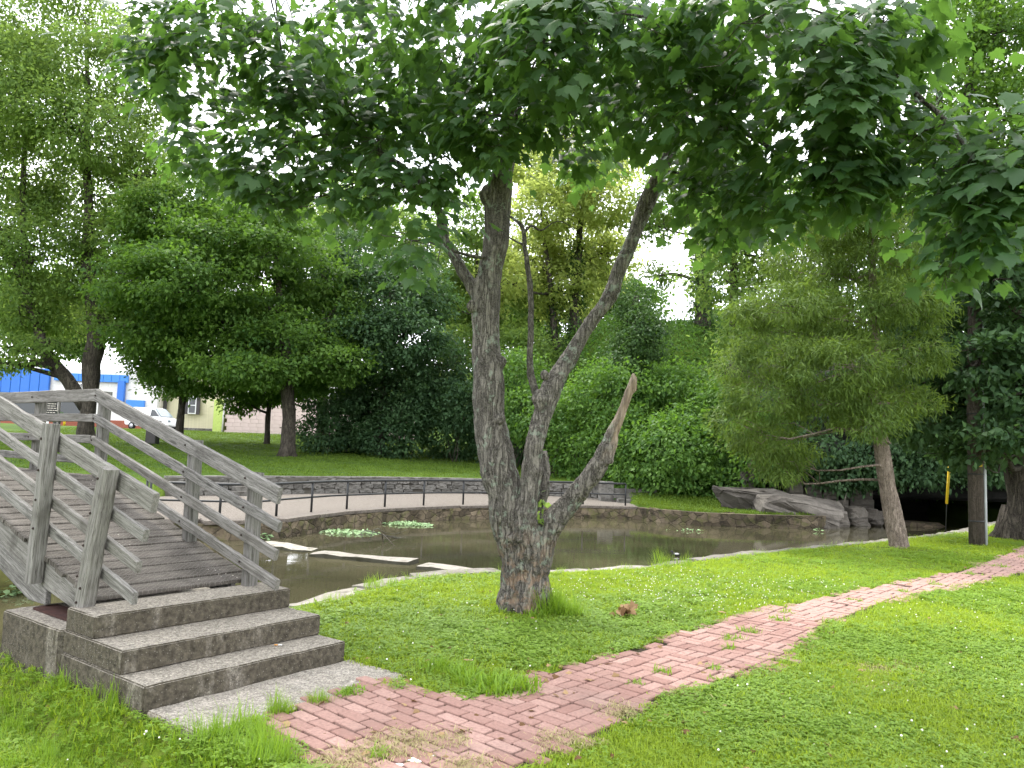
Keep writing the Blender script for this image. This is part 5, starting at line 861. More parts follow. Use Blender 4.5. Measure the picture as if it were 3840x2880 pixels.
rg = np.random.default_rng(21); P = np.vstack([lawn_pts(115000, 3.0, 20, rg), rg.uniform([-5, -3], [8, 3.4], (4000, 2)), rg.uniform([11, 13], [17, 24], (5000, 2))])
pd_ = np.where(in_poly(P, PATH), dist_poly(P, PATH), -dist_poly(P, PATH)); edge_n = vnoise(np.column_stack([P, P[:, 0]*0]), 1.7, 3)*.07+vnoise(np.column_stack([P, P[:, 0]*0]), 6, 4)*.04
ok = (pd_ < .035+edge_n) & ~in_poly(P, steps_poly) & ~in_poly(P, POND) & (dist_poly(P, NEAR, False) > .10+.14*np.abs(vnoise(np.column_stack([P, P[:, 0]*0]), .9, 14))) & (P[:, 1] < split_y(P[:, 0])) & (np.hypot(P[:, 0]-.22, P[:, 1]-8.1) > .26) & (np.hypot(P[:, 0]-7.9, P[:, 1]-15.63) > .22)
P3 = np.column_stack([P, P[:, 0]*0]); bare_n = fbm(P3, .9, 4, 33); nearpath = np.exp(-np.maximum(0, -pd_)/.35)*((P[:, 0] < 3) | (P[:, 1] > 8)); wornz = np.exp(-((P[:, 0]+.1)**2/1.6+(P[:, 1]-5.75)**2/.25)); cedd = np.exp(-((P[:, 0]-7.6)**2/1.6+(P[:, 1]-15.2)**2/.25)); drp = np.exp(-((P[:, 0]-3.05)**2/.10+(P[:, 1]-6.25)**2/.03))+.8*np.exp(-((P[:, 0]-2.85)**2/.03+(P[:, 1]-5.75)**2/.02))
dn = np.clip(1.05-.25*np.maximum(0, bare_n)-.35*nearpath-.65*wornz-.7*cedd-.3*drp, .08, 1); ok &= rg.random(len(P)) < dn
P = P[ok]; P3 = np.column_stack([P, np.zeros(len(P))]); PZ = np.column_stack([P, height(P)]); bare_n = bare_n[ok]; drp = drp[ok]; n = len(P); cl = fbm(P3, .7, 3, 44); dist = np.hypot(P[:, 0], P[:, 1])
idx = np.where(rg.random(n) < np.clip(.42+1.0*cl, .05, .9), rg.integers(3, 5, n), rg.integers(0, 3, n)); scl = rg.uniform(.65, 1.3, n)*(1+.018*np.maximum(0, dist-6))*(1+.35*fbm(P3, 1.3, 3, 66))
dk_ = rg.random(n) < drp*.9
lawn = scatter('lawn_grass', PZ[~dk_], np.column_stack([rg.normal(size=n)*.10, rg.normal(size=n)*.10, rg.uniform(0, 6.28, n)])[~dk_], scl[~dk_], idx[~dk_], src, 'short bright green lawn grass with clover on both sides of the path', 'grass')
drysrc = [tuft('dry_tuft', 12, .03, .035, .004, 1.4, 8, 'dry'), tuft('dry_tuft', 9, .022, .05, .004, 1.9, 9, 'dry')]
Pd = P3[dk_]
def disc(c, r_, n_, sq=1.): a = rg.uniform(0, 6.28, n_); q = np.sqrt(rg.random(n_))*r_*(1+.3*np.sin(a*3+c[0]*5)); return np.column_stack([c[0]+q*np.cos(a), c[1]+q*np.sin(a)*sq, np.full(n_, .014)])
clip = np.vstack([disc((-.55, 4.28), .20, 190), disc((-.30, 4.38), .13, 80), disc((-.78, 4.02), .16, 120), disc((-.15, 4.05), .12, 90), disc((.35, 4.42), .16, 120), disc((.75, 4.95), .12, 70), disc((1.25, 5.38), .10, 50)]); Pd = np.vstack([Pd, clip]); nd = len(Pd)
scatter('dry_clippings', Pd, np.column_stack([rg.normal(size=nd)*.2, rg.normal(size=nd)*.2, rg.uniform(0, 6.28, nd)]), rg.uniform(.6, 1.2, nd), rg.integers(0, 2, nd), drysrc, 'dry tan grass clippings on the bricks and a dead patch of lawn', 'clippings')
# long grass by the steps, round the trunk and in path joints
lsrc = [tuft('long_tuft', 24, .27, .04, .0045, .5, 11, 'grass_long'), tuft('long_tuft', 20, .20, .045, .004, .75, 12, 'grass_long'), tuft('broad_tuft', 9, .12, .04, .012, .8, 13, 'grass_long'), tuft('weed_tuft', 12, .05, .04, .012, .9, 14, 'clover')]
q = rg.uniform([-4.6, 2.8], [-.7, 6.2], (9000, 2)); la = (q-BO[:2])@BA[:2]; lb = (q-BO[:2])@BB[:2]
wgt = np.where((la < .02) & (la > -1.5) & (lb > -1.0) & (lb < 2.4), np.exp(np.minimum(0, la+.05)*.9), 0)+np.where((lb < -.55) & (lb > -1.25) & (la < .45) & (la > -1.2), .85, 0); wgt *= ~in_poly(q, steps_poly) & ~in_poly(q, POND); sgn = np.where(in_poly(q, PATH), 1, -1)*dist_poly(q, PATH); wgt *= sgn < .03
q = q[rg.random(len(q)) < wgt*.36]; nq = len(q); la = (q-BO[:2])@BA[:2]; hs = .55*np.clip(1.05+la*.35, .5, 1.1)*(1+.35*fbm(np.column_stack([q, q[:, 0]*0]), 1.6, 3, 12))
PL = [np.column_stack([q, height(q)])]; SC_ = [hs*rg.uniform(.75, 1.25, nq)]; ID = [rg.integers(0, 2, nq)]
def add(c, r_, n_, ids, s0, s1, zz=0.): PL.append(disc(c, r_, n_)*[1, 1, 0]+[0, 0, zz]); SC_.append(rg.uniform(s0, s1, n_)); ID.append(rg.choice(ids, n_))
add((.52, 7.95), .14, 46, [0, 1, 2], .7, 1.3); add((.66, 7.85), .10, 22, [2, 1], .6, 1.1); add((-.02, 7.92), .07, 12, [1, 2], .5, .9); add((.30, 7.80), .12, 16, [2], .4, .8)
add((-.12, 5.52), .22, 60, [2, 3], .5, 1.0); add((-.40, 5.75), .18, 30, [1, 2], .4, .8); add((.06, 5.33), .16, 50, [2, 3], .6, 1.1); add((-1.12, 4.95), .05, 12, [1], .35, .6, .01); add((-.98, 5.15), .07, 24, [3], .5, .9, .01)
add((-1.30, 4.72), .05, 10, [0, 1], .4, .7, .01)
for c, r_, k_ in (((1.62, 6.05), .09, 26), ((1.90, 6.72), .07, 18), ((1.2, 5.9), .06, 16), ((2.75, 7.95), .09, 22), ((3.3, 7.95), .08, 20), ((2.3, 7.35), .10, 24), ((2.05, 7.05), .10, 22), ((3.0, 8.35), .08, 18), ((4.1, 9.25), .09, 18), ((5.1, 10.05), .1, 18), ((5.9, 10.75), .12, 22), ((7.1, 11.9), .14, 24), ((8.2, 13.0), .14, 24), ((1.55, 5.72), .04, 10), ((.95, 5.6), .04, 8), ((9.6, 14.4), .16, 24), ((-.66, 4.14), .06, 16)): add(c, r_, k_, [3, 3, 3, 2], .3, .6, .012)
pe = resample(np.array(PATH+[PATH[0]], float), .035); pe = pe[(pe[:, 1] < 15) & ~((pe[:, 0] < -.6) & (pe[:, 1] > 4.4))]; pe = pe[rg.random(len(pe)) < .55]; PL.append(np.column_stack([pe+rg.normal(size=pe.shape)*.035, np.full(len(pe), .006)])); SC_.append(rg.uniform(.22, .5, len(pe))); ID.append(rg.choice([3, 3, 2, 1], len(pe)))
kp2 = resample(np.array(NEAR[6:17], float), .12); kn = len(kp2); kk = rg.random(kn) < .75; PL.append(np.column_stack([kp2[kk]+rg.normal(size=(kk.sum(), 2))*.06-np.array([-.04, .12]), np.zeros(kk.sum())])); SC_.append(rg.uniform(.3, .75, kk.sum())); ID.append(rg.choice([1, 2], kk.sum()))
add((2.55, 11.72), .3, 7, [0], .7, 1.1); add((-1.45, 9.1), .2, 14, [0, 1], .4, .8); add((12.3, 17.7), .3, 24, [2], .6, 1)
PL = np.vstack(PL); SC_ = np.concatenate(SC_); ID = np.concatenate(ID); nl = len(PL)
scatter('long_grass', PL, np.column_stack([rg.normal(size=nl)*.14, rg.normal(size=nl)*.14, rg.uniform(0, 6.28, nl)]), SC_, ID, lsrc, 'long uncut grass beside the concrete steps and around the maple trunk', 'grass')
# far lawn and banks
M['far_grass_shade'] = m_leaf('far_shaded_blade', (.034, .072, .009), (.088, .142, .016), (.18, .27, .02), .28, .6, .12)  # darker green blades: shade under the far trees is painted into them
fsrc = [tuft('far_tuft', 12, .075, .09, .014, .8, 15, 'far_grass_shade'), tuft('far_tuft', 10, .06, .10, .018, .9, 16, 'far_grass_shade')]
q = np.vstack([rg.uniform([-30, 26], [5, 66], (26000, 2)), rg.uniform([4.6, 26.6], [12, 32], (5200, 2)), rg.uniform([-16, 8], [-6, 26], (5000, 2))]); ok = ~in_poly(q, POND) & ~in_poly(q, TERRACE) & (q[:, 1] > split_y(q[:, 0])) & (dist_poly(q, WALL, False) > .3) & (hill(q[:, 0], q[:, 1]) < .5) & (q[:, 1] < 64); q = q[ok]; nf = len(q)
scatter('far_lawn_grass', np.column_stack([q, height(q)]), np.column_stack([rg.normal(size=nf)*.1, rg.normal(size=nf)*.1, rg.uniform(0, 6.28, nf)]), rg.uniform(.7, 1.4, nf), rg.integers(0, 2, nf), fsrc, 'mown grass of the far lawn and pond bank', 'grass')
# white clover heads
M['clover_white'] = m_plain('clover_flower', (.72, .70, .62), .9, .2, 0, .1, 80)
bmx = bmesh.new(); bmesh.ops.create_icosphere(bmx, subdivisions=1, radius=.007); bmesh.ops.translate(bmx, vec=(0, 0, .05), verts=bmx.verts); fm = bpy.data.meshes.new('clover_head'); bmx.to_mesh(fm); bmx.free(); fm.materials.append(M['clover_white']); fo = bpy.data.objects.new('clover_head', fm); hidden.objects.link(fo)
q = np.vstack([lawn_pts(450, 3.2, 15, rg), np.column_stack([rg.normal(3.2, 1.6, 620), rg.normal(10.3, 1.0, 620)]), np.column_stack([rg.normal(2.0, 1.2, 350), rg.normal(9.2, .8, 350)])]); pq = np.where(in_poly(q, PATH), 1, -1)*dist_poly(q, PATH); ok = (pq < -.05) & ~in_poly(q, steps_poly) & ~in_poly(q, POND) & (dist_poly(q, NEAR, False) > .3) & (q[:, 1] < split_y(q[:, 0])) & (fbm(np.column_stack([q, q[:, 0]*0]), .6, 3, 71) > -.05); q = q[ok]; nf = len(q)
scatter('clover_flowers', np.column_stack([q, np.zeros(nf)]), np.column_stack([np.zeros(nf), np.zeros(nf), rg.uniform(0, 6, nf)]), rg.uniform(.55, 1.1, nf), np.zeros(nf), [fo], 'tiny white clover flower heads in the lawn', 'flowers')

lsr = [bpy.data.objects.new('litter_leaf', mesh_np('litter_leaf', MAPL[0]*np.array([.05, .05, .09])+np.array([0, 0, .012]), MAPL[1], None, False, {'tint': ('FLOAT', np.full(len(MAPL[0]), t_))})) for t_ in (.1, .5, .95)]
M['deadleaf'] = m_leaf('dead_leaf', (.10, .05, .022), (.34, .23, .12), (.2, .1, .04), .15, .8)
for o_ in lsr: o_.data.materials.append(M['deadleaf']); hidden.objects.link(o_)
q = np.vstack([lawn_pts(420, 3.2, 14, rg), np.column_stack([rg.normal(.2, .9, 120), rg.normal(6.0, .8, 120)])]); q = q[~in_poly(q, POND) & ~in_poly(q, steps_poly) & (q[:, 1] < split_y(q[:, 0])) & (dist_poly(q, NEAR, False) > .3)]; nf = len(q)
scatter('leaf_litter', np.column_stack([q, height(q)+.02]), rg.normal(size=(nf, 3))*[.4, .4, 3], rg.uniform(.4, 1.1, nf), rg.integers(0, 3, nf), lsr, 'scraps of dry brown leaf scattered over the lawn and bricks', 'leaf litter')

# ---------------------------------------------------------------- small things
M['cress'] = m_leaf('water_plant_leaf', (.13, .22, .09), (.28, .40, .20), (.2, .32, .1), .15, .5)
for k, (x, y, rx, ry, n_, la) in enumerate([(-4.05, 20.2, .75, .45, 260, 'flat pale green raft of water plants near the terrace wall'), (-3.15, 23.0, .55, .4, 260, 'rounded clump of water plants against the curved pond wall'), (-2.6, 22.9, .4, .35, 160, 'small round clump of water plants beside the wall clump'), (-4.95, 20.6, .28, .22, 90, 'tiny tuft of water plants close to the wall base'), (5.55, 24.2, .6, .06, 26, 'thin streak of floating weed in front of the bank wall'), (10.2, 25.6, .10, .10, 18, 'small upright water weed below the bank wall'), (-5.9, 18.2, .4, .2, 150, 'leafy weeds growing at the corner of the terrace wall'), (-6.9, 11.0, .45, .2, 140, 'pale leafy plant at the water edge under the bridge')]):
    rg2 = np.random.default_rng(600+k); a = rg2.uniform(0, 6.28, n_); r_ = np.sqrt(rg2.random(n_)); hz_ = .22 if k in (5, 6, 7) else .07; P = np.column_stack([x+rx*r_*np.cos(a), y+ry*r_*np.sin(a), WATER_Z+.015+hz_*rg2.random(n_)*(1-r_*.6)]); V, F, TT = leaves(P, rdir(n_, rg2)*[1, 1, .3], rdir(n_, rg2)*.5+[0, -.3, 1], rg2.uniform(.06, .12, n_), DIAM, rg2.random(n_)); tag(obj('water_plant', mesh_np('water_plant', V, F, M['cress'], False, {'tint': ('FLOAT', TT)})), la, 'plant', 'water plants in the pond')
tw = multi_tube([(limb_pts((-2.6, 19.8, -.62), (-3.3, 18.0, -.50), rng, .1, 7), np.linspace(.02, .008, 7)), (limb_pts((-3.0, 18.9, -.56), (-2.0, 17.4, -.57), rng, .1, 6), np.linspace(.012, .004, 6)), (limb_pts((-3.2, 18.3, -.53), (-2.5, 19.9, -.42), rng, .1, 6), np.linspace(.012, .004, 6))], 6); tag(obj('fallen_twig', mesh_np('fallen_twig', tw[0], tw[1], M['bark_limb'], True)), 'bare twig lying in the shallow pond water', 'twig')
# small dark and white bird on the water
M['bird_dark'] = m_plain('dark_feather', (.03, .03, .032), .6); M['bird_white'] = m_plain('white_feather', (.6, .6, .58), .7)
duck = empty('duckling', (3.89, 17.88, WATER_Z)); tag(duck, 'small dark and white water bird floating on the pond', 'bird')
def blob(name, c, s, mat, parent, sub=2):
    bm = bmesh.new(); bmesh.ops.create_icosphere(bm, subdivisions=sub, radius=1); bmesh.ops.scale(bm, vec=s, verts=bm.verts); me = bpy.data.meshes.new(name); bm.to_mesh(me); bm.free(); me.materials.append(mat)
    for p_ in me.polygons: p_.use_smooth = True
    o = obj(name, me, parent); o.location = c; return o
dq = catmull(np.array([(-.10, 0, .035, .005), (-.07, 0, .035, .025), (0, 0, .035, .045), (.05, 0, .04, .04), (.075, 0, .06, .024), (.08, 0, .085, .020), (.095, 0, .10, .022), (.115, 0, .10, .012), (.135, 0, .095, .004)]), 4)
dq[:, 0] *= -1; tube_obj('body', dq[:, :3], dq[:, 3], M['bird_dark'], duck, 10); blob('wing', (.01, -.035, .05), (.055, .014, .022), M['bird_white'], duck); blob('wing', (.01, .035, .05), (.055, .014, .022), M['bird_white'], duck)
# utility pole with conduit
M['pole'] = m_bark('pole_wood', (.058, .046, .038), (.115, .094, .08), (.026, .02, .017), 1.2, 0, False, .05); M['conduit'] = m_plain('grey_conduit', (.42, .44, .46), .5); M['yellow'] = m_plain('yellow_plastic', (.62, .42, .02), .5)
pole = empty('utility_pole', (10.06, 16.68, 0)); tag(pole, 'dark wooden utility pole with a grey conduit at the lawn edge', 'pole')
tube_obj('shaft', [(0, 0, -.2), (0, 0, 3), (.05, 0, 5), (.08, 0, 6.9)], [.155, .148, .14, .135], M['pole'], pole, 16); tube_obj('conduit', [(.165, -.06, .0), (.165, -.06, 1.6), (.165, -.05, 1.62)], .030, M['conduit'], pole); tube_obj('conduit', [(.165, -.055, 1.62), (.17, -.05, 4), (.19, -.04, 6.6)], .022, M['conduit'], pole)
box('marker_plate', (.02, -.155, 1.72), (.07, .01, .09), M['yellow'], pole, .002)
for z in (.5, 1.5, 2.8, 4.5): tube_obj('strap', [(-.0, 0, z), (0, 0, z+.03)], .158, M['black_metal'], pole, 16)
guy = empty('guy_wire', (11.13, 19.77, 0)); tag(guy, 'steel guy wire with a yellow plastic sleeve near the cave', 'guy wire')
tube_obj('wire', [(0, 0, -.1), (.04, 0, .7), (.12, -.05, 1.94), (.33, -.2, 5.5)], .012, M['black_metal'], guy, 6); tube_obj('sleeve', [(.042, 0, .72), (.08, -.02, 1.3), (.12, -.05, 1.94)], .034, M['yellow'], guy, 8)
# drain cover, bark chips, dead leaf clump, cigarette end
clump_ = empty('dead_leaf_clump', (1.22, 7.95, 0)); tag(clump_, 'curled brown dead leaf clump on the grass beside the maple', 'leaves')
rg2 = np.random.default_rng(8); P = rg2.normal(size=(16, 3))*[.06, .04, .018]+[0, 0, .06]; 
for k in range(16):
    V, F, TT = leaves(P[k:k+1], rdir(1, rg2), rdir(1, rg2)*.6+[0, 0, .6], np.array([rg2.uniform(.07, .12)]), MAPL, rg2.random(1)); obj('leaf', mesh_np('leaf', V, F, M['deadleaf'], False, {'tint': ('FLOAT', TT)}), clump_)
for k, (x, y) in enumerate([(.82, 6.05), (-.28, 5.95), (2.25, 8.1), (1.05, 4.92), (.62, 5.62)]):
    V, F, TT = leaves(np.array([[0, 0, .0]]), rdir(1, rg2)*[1, 1, .1], np.array([[.1, .1, 1.]]), np.array([.07]), MAPL, np.array([.9])); o = tag(obj('fallen_leaf', mesh_np('fallen_leaf', V, F, M['deadleaf'], False, {'tint': ('FLOAT', TT)}), None, (x, y, .05 if k in (1, 2) else .03)), ('dry brown leaf on the bricks where the patterns change', 'dry leaf in the worn grass above the brick path', 'dry leaf in the lawn beside the path bend', 'dry leaf at the mown edge of the brick path', 'dry leaf on the weave bricks by the lawn')[k], 'leaf', 'dry fallen leaves')
sp_ = N('white_splash'); M['splash'] = sp_.done(sp_.bsdf((.75, .75, .76), .7)); 
for k, (x, y, r_) in enumerate([(-.42, 4.10, .035), (-.50, 4.03, .022), (-.36, 4.16, .018)]):
    a = np.linspace(0, 6.283, 19)[:-1]; rr = r_*(1+.5*vnoise(np.column_stack([np.cos(a)*2, np.sin(a)*2, a*0+k]), 1.5, k)); o = pdata('paint_splash', [(x+rr[i]*1.4*math.cos(a[i]), y+rr[i]*.8*math.sin(a[i]), .0225) for i in range(18)], [tuple(range(18))], M['splash']); tag(o, ('largest white splash on the near bricks', 'middle sized white splash on the near bricks', 'smallest white splash on the near bricks')[k], 'splash', 'white splashes on the bricks')
cg = empty('cigarette_end', tuple(BL(1.12, .24, .157))); tag(cg, 'orange tipped cigarette end on the middle step', 'cigarette'); tube_obj('paper', [(0, 0, 0), (.03, .004, 0)], .004, M['bird_white'], cg); tube_obj('filter', [(-.025, -.003, 0), (0, 0, 0)], .0042, m_plain('filter_orange', (.55, .25, .06)), cg)

# ---------------------------------------------------------------- street and buildings far behind
M['asphalt'] = m_plain('asphalt', (.16, .155, .15), .9, .2, 0, .15, 3); M['white_paint'] = m_plain('white_paint', (.72, .72, .72), .35, .5, 0, .02); M['glass'] = m_plain('dark_glass', (.02, .025, .03), .08, .6); M['glass2'] = m_plain('windscreen_glass', (.16, .20, .22), .08, .6); M['tyre'] = m_plain('tyre', (.012, .012, .012), .8); M['rim'] = m_plain('alloy_rim', (.4, .4, .42), .35, .5, .6)
M['blue'] = m_plain('blue_metal', (.015, .13, .50), .4, .5, 0, .05); M['blue2'] = m_plain('blue_metal_light', (.03, .19, .60), .4, .5, 0, .05); M['cream'] = m_plain('cream_siding', (.62, .57, .40), .8); M['beige'] = m_plain('beige_panel', (.55, .50, .44), .7); M['pink'] = m_plain('pink_block', (.56, .45, .42), .9, .2, 0, .06, 1.5); M['redbrick'] = m_plain('red_brick_wall', (.28, .09, .06), .9); M['shutter'] = m_plain('dark_shutter', (.05, .045, .045), .7); M['offwhite'] = m_plain('offwhite_wall', (.66, .64, .62), .8); M['lime'] = m_plain('lime_panel', (.42, .52, .14), .8); M['plaque'] = m_plain('black_plaque', (.018, .018, .018), .5)
road = tag(poly_obj('road', [(-75, 64.6), (-27.5, 64.6), (-22, 66), (-14, 71), (-14, 76.4), (-75, 76.4)], 0, M['asphalt'], None, 2.), kind='structure')
for v_ in road.data.vertices: v_.co.z = 2.12+.048*(v_.co.y-64.6)
ground_z = lambda x, y: h1(x, y)
for v_ in ground.data.vertices:
    if 63.5 < v_.co.y < 84 and -78 < v_.co.x < -12: v_.co.z = min(v_.co.z, 2.02+.048*(v_.co.y-64.6))
shop = empty('blue_shop', (-47, 80, 2.5)); tag(shop, 'shop with blue metal fascia and red brick base behind the bridge', 'building')
si = -np.array([-47, 80, 2.5])
box('wall', (-50, 82.5, 5.6), (26, 4, 6.4), M['offwhite'], shop, .02, 0, si); box('brick_base', (-50.2, 80.45, 3.0), (25, .2, 1.1), M['redbrick'], shop, .01, 0, si)
for k in range(14): box('fascia_panel', (-61.6+k*.99, 80.2, 7.35), (.955, .35, 2.6), M['blue'], shop, .03, 0, si)
for k in range(9): box('fascia_panel', (-47.4+k*.86, 80.28, 7.9-.0*k), (.83, .25, .8), M['blue2'], shop, .02, 0, si)
box('sign_board', (-45.2, 80.32, 6.75), (3.6, .12, 1.2), M['offwhite'], shop, .01, 0, si)
fc = bpy.data.curves.new('sign_text', 'FONT'); fc.body = 'Our M'; fc.size = .55; fc.extrude = .01; fto = bpy.data.objects.new('sign_text', fc); COL.objects.link(fto); dg = bpy.context.evaluated_depsgraph_get(); tm_ = bpy.data.meshes.new_from_object(fto.evaluated_get(dg)); bpy.data.objects.remove(fto); tm_.materials.clear(); tm_.materials.append(M['shutter']); to_ = obj('lettering', tm_, shop); to_.rotation_euler = (R(90), 0, 0); to_.location = tuple(np.array([-46.4, 80.24, 6.85])+si)
box('corner_panel', (-40.7, 80.2, 6.6), (.7, .4, 2.2), M['blue'], shop, .02, 0, si)
for (x, wd) in ((-58.5, 3.2), (-54.5, 3.2), (-50.5, 2.6), (-45.6, 2.7)): w_ = box('window', (x, 80.45, 4.45), (wd+.3, .16, 1.9), M['offwhite'], shop, .01, 0, si); box('pane', (0, -.1, 0), (wd, .04, 1.65), M['glass'], w_, .005)
d_ = box('door', (-48.6, 80.4, 3.9), (1.1, .15, 2.6), M['white_paint'], shop, .01, 0, si); box('pane', (0, -.09, .1), (.55, .04, 1.9), M['glass'], d_, .005)
box('meter_box', (-47.3, 80.3, 4.5), (.5, .3, .7), M['beige'], shop, .02, 0, si)
anx = empty('beige_annex', (-39, 81, 2.5)); tag(anx, 'beige panelled annex with a small blue awning and white door', 'building'); ai = -np.array([-39, 81, 2.5])
for k in range(13): box('panel', (-42.6+k*.46, 81.6, 4.5), (.445, 1.2, 4.2), M['beige'], anx, .012, 0, ai)
box('awning', (-39.2, 80.6, 5.3), (1.9, .9, .85), M['blue2'], anx, .03, 0, ai); box('gable', (-39.2, 81.5, 6.9), (6.4, 1.1, .8), M['offwhite'], anx, .02, 0, ai)
d_ = box('door', (-41.5, 80.95, 3.65), (.95, .12, 2.2), M['white_paint'], anx, .01, 0, ai); box('pane', (0, -.08, .4), (.4, .03, .8), M['glass2'], d_, .005)
w_ = box('window', (-38.6, 80.95, 3.7), (1.1, .12, .6), M['white_paint'], anx, .01, 0, ai); box('pane', (0, -.08, 0), (.95, .03, .45), M['glass2'], w_, .005)
hou = empty('cream_house', (-34, 84, 2.6)); tag(hou, 'cream clapboard house with dark shuttered windows', 'building'); hi = -np.array([-34, 84, 2.6])
for k in range(38): box('clapboard', (-34.4, 84-.012*k+.2, 3.15+k*.165), (7.6, 4, .158), M['cream'], hou, .004, 0, hi)
box('foundation', (-34.4, 83.9, 2.7), (7.7, 4.1, .75), M['stone_wall'], hou, .02, 0, hi)
for x in (-33.78, -37.3):
    w_ = box('window', (x, 81.62, 5.5), (.85, .14, 1.9), M['white_paint'], hou, .01, 0, hi); box('pane', (0, -.09, .4), (.65, .03, .75), M['glass'], w_, .004); box('pane', (0, -.09, -.45), (.65, .03, .75), M['glass'], w_, .004)
    for s_ in (-1, 1): box('shutter', (x+s_*.62, 81.62, 5.5), (.38, .1, 2.0), M['shutter'], hou, .01, 0, hi)
rv = [(-38.6, 81.2, 9.3), (-30.2, 81.2, 9.3), (-30.2, 87, 9.3), (-38.6, 87, 9.3), (-38.6, 84, 11.5), (-30.2, 84, 11.5)]; recalc(pdata('roof', np.array(rv)+hi, [(0, 1, 5, 4), (2, 3, 4, 5), (0, 4, 3), (1, 2, 5), (0, 3, 2, 1)], M['shutter'], hou))
pk_ = empty('pink_block_building', (-22, 82, 2.7)); tag(pk_, 'pale pink concrete block building with a white upper band', 'building'); pi_ = -np.array([-22, 82, 2.7])
for row in range(8):
    for c_ in range(20): box('block_course', (-29.4+c_*.82+(.2 if row % 2 else 0), 82, 2.75+row*.405), (.81, 3, .395), M['pink'], pk_, .012, 0, pi_) if (c_ < 8 or row < 2) else None
box('wall', (-16.5, 82.1, 4.5), (13, 2.8, 3.9), M['pink'], pk_, .01, 0, pi_); box('upper_band', (-22, 82.2, 7.0), (16, 2.8, 1.7), M['offwhite'], pk_, .02, 0, pi_); box('lime_panel', (-30.6, 81.2, 4.3), (1.0, 1.2, 3.6), M['lime'], pk_, .01, 0, pi_); tube_obj('downspout', np.array([(-30.0, 80.4, 2.6), (-29.95, 80.4, 5), (-29.85, 80.4, 8)])+pi_, .09, M['offwhite'], pk_)
# delivery van
van = empty('white_van', (-34.5, 74.3, 2.60)); tag(van, 'white van parked in front of the cream house', 'van')
pr = [(-2.35, .45), (-2.4, 1.0), (-2.35, 1.75), (-2.2, 2.05), (-1.5, 2.15), (.55, 2.12), (.85, 2.0), (1.55, 1.25), (2.3, 1.02), (2.5, .8), (2.5, .42), (1.95, .35), (1.0, .35), (-1.0, .35)]
bm = bmesh.new(); vs = [[bm.verts.new((x, y*(1 if z < 1.2 else 1-.13*(z-1.2)), z)) for x, z in pr] for y in (-.95, .95)]; n_ = len(pr)
bm.faces.new(vs[0]); bm.faces.new(vs[1][::-1])
for i in range(n_): bm.faces.new((vs[0][i], vs[1][i], vs[1][(i+1) % n_], vs[0][(i+1) % n_]))
bmesh.ops.recalc_face_normals(bm, faces=bm.faces); bmesh.ops.bevel(bm, geom=bm.edges[:], offset=.07, segments=2, affect='EDGES'); me = bpy.data.meshes.new('body'); bm.to_mesh(me); bm.free(); me.materials.append(M['white_paint']); obj('body', me, van)
recalc(pdata('windscreen', [(.80, -.72, 2.02), (.80, .72, 2.02), (1.60, .86, 1.27), (1.60, -.86, 1.27), (.86, -.72, 2.06), (.86, .72, 2.06), (1.66, .86, 1.31), (1.66, -.86, 1.31)], [(0, 1, 2, 3), (7, 6, 5, 4), (0, 4, 5, 1), (1, 5, 6, 2), (2, 6, 7, 3), (3, 7, 4, 0)], M['glass2'], van))
recalc(pdata('side_window', [(.55, -.87, 1.95), (.85, -.87, 1.9), (1.45, -.955, 1.3), (.5, -.955, 1.3), (.55, -.83, 1.95), (.85, -.83, 1.9), (1.45, -.915, 1.3), (.5, -.915, 1.3)], [(0, 1, 2, 3), (7, 6, 5, 4), (0, 4, 5, 1), (1, 5, 6, 2), (2, 6, 7, 3), (3, 7, 4, 0)], M['glass'], van))
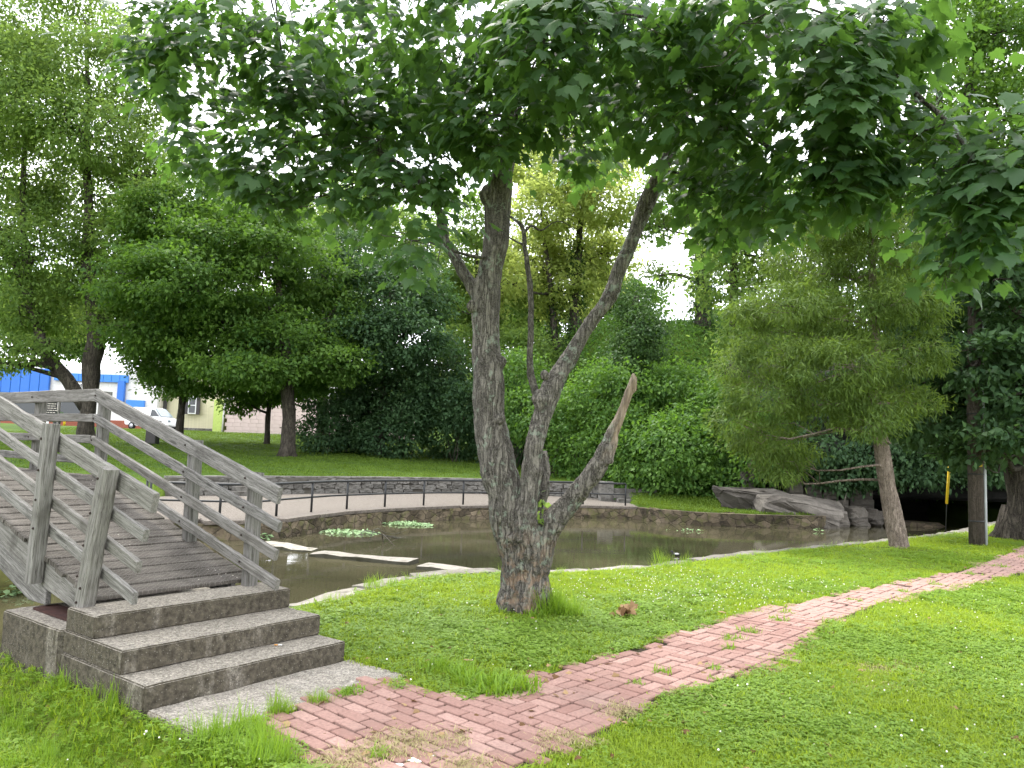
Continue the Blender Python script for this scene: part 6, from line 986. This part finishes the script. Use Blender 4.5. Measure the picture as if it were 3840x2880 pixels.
for x in (-1.5, 1.6):
    for s_ in (-1, 1):
        w_ = tube_obj('wheel', [(x, s_*.78, .35), (x, s_*.99, .35)], .35, M['tyre'], van, 20); tube_obj('rim', [(x, s_*.985, .35), (x, s_*1.0, .35)], .21, M['rim'], w_, 14)
for s_ in (-1, 1): box('headlight', (2.44, s_*.72, .88), (.16, .3, .2), M['glass2'], van, .02)
van.rotation_euler.z = R(-14)
# litter bin, plaque, bollards, planter
bn = empty('litter_bin', (-19.6, 42.4, h1(-19.6, 42.4))); tag(bn, 'dark litter bin with a black hooded lid on the far lawn', 'litter bin')
box('body', (0, 0, .45), (.55, .55, .9), M['shutter'], bn, .03); box('lid', (0, 0, 1.24), (.62, .62, .10), M['black_metal'], bn, .04)
for sx in (-1, 1): box('lid_support', (sx*.27, 0, 1.05), (.05, .5, .34), M['black_metal'], bn, .01)
mk = empty('history_marker', (-24.7, 40.6, h1(-24.7, 40.6))); tag(mk, 'black marker plaque with lines of pale text behind the bridge rail', 'sign'); mh = 3.15-h1(-24.7, 40.6)
box('plaque', (.3, 0, mh), (.98, .05, .85), M['plaque'], mk, .01); box('post', (-.25, .06, mh/2+.2), (.1, .1, mh+.4), M['wood'], mk, .01); box('post', (.86, .06, mh/2+.2), (.1, .1, mh+.4), M['wood'], mk, .01)
for r_ in range(6):
    x = -.1
    while x < .7: ln = rng.uniform(.06, .16); box('text_line', (x+ln/2, -.028, mh+.3-r_*.115), (ln, .006, .035), M['beige'], mk, 0); x += ln+.03
for k, (x, la) in enumerate([(-46.6, 'yellow bollard in front of the red brick base beside the chair'), (-44.6, 'yellow bollard to the side of the potted shrub')]): b_ = empty('bollard', (x, 77.2, 2.62)); tag(b_, la, 'bollard', 'yellow bollards by the shop'); tube_obj('post', [(0, 0, 0), (0, 0, .95), (0, 0, 1.02)], [.12, .12, .04], M['yellow'], b_, 10)
box_k = empty('potted_shrub', (-45.6, 77.6, 2.62)); tag(box_k, 'small potted shrub between the yellow bollards', 'plant'); tube_obj('pot', [(0, 0, 0), (0, 0, .5)], [.28, .36], M['shutter'], box_k, 12); foliage('foliage', [(-45.6, 77.6, 3.5, .5, .55)], M['leaf_dark'], box_k, -np.array([-45.6, 77.6, 2.55]), 160, .16, .2, 3)
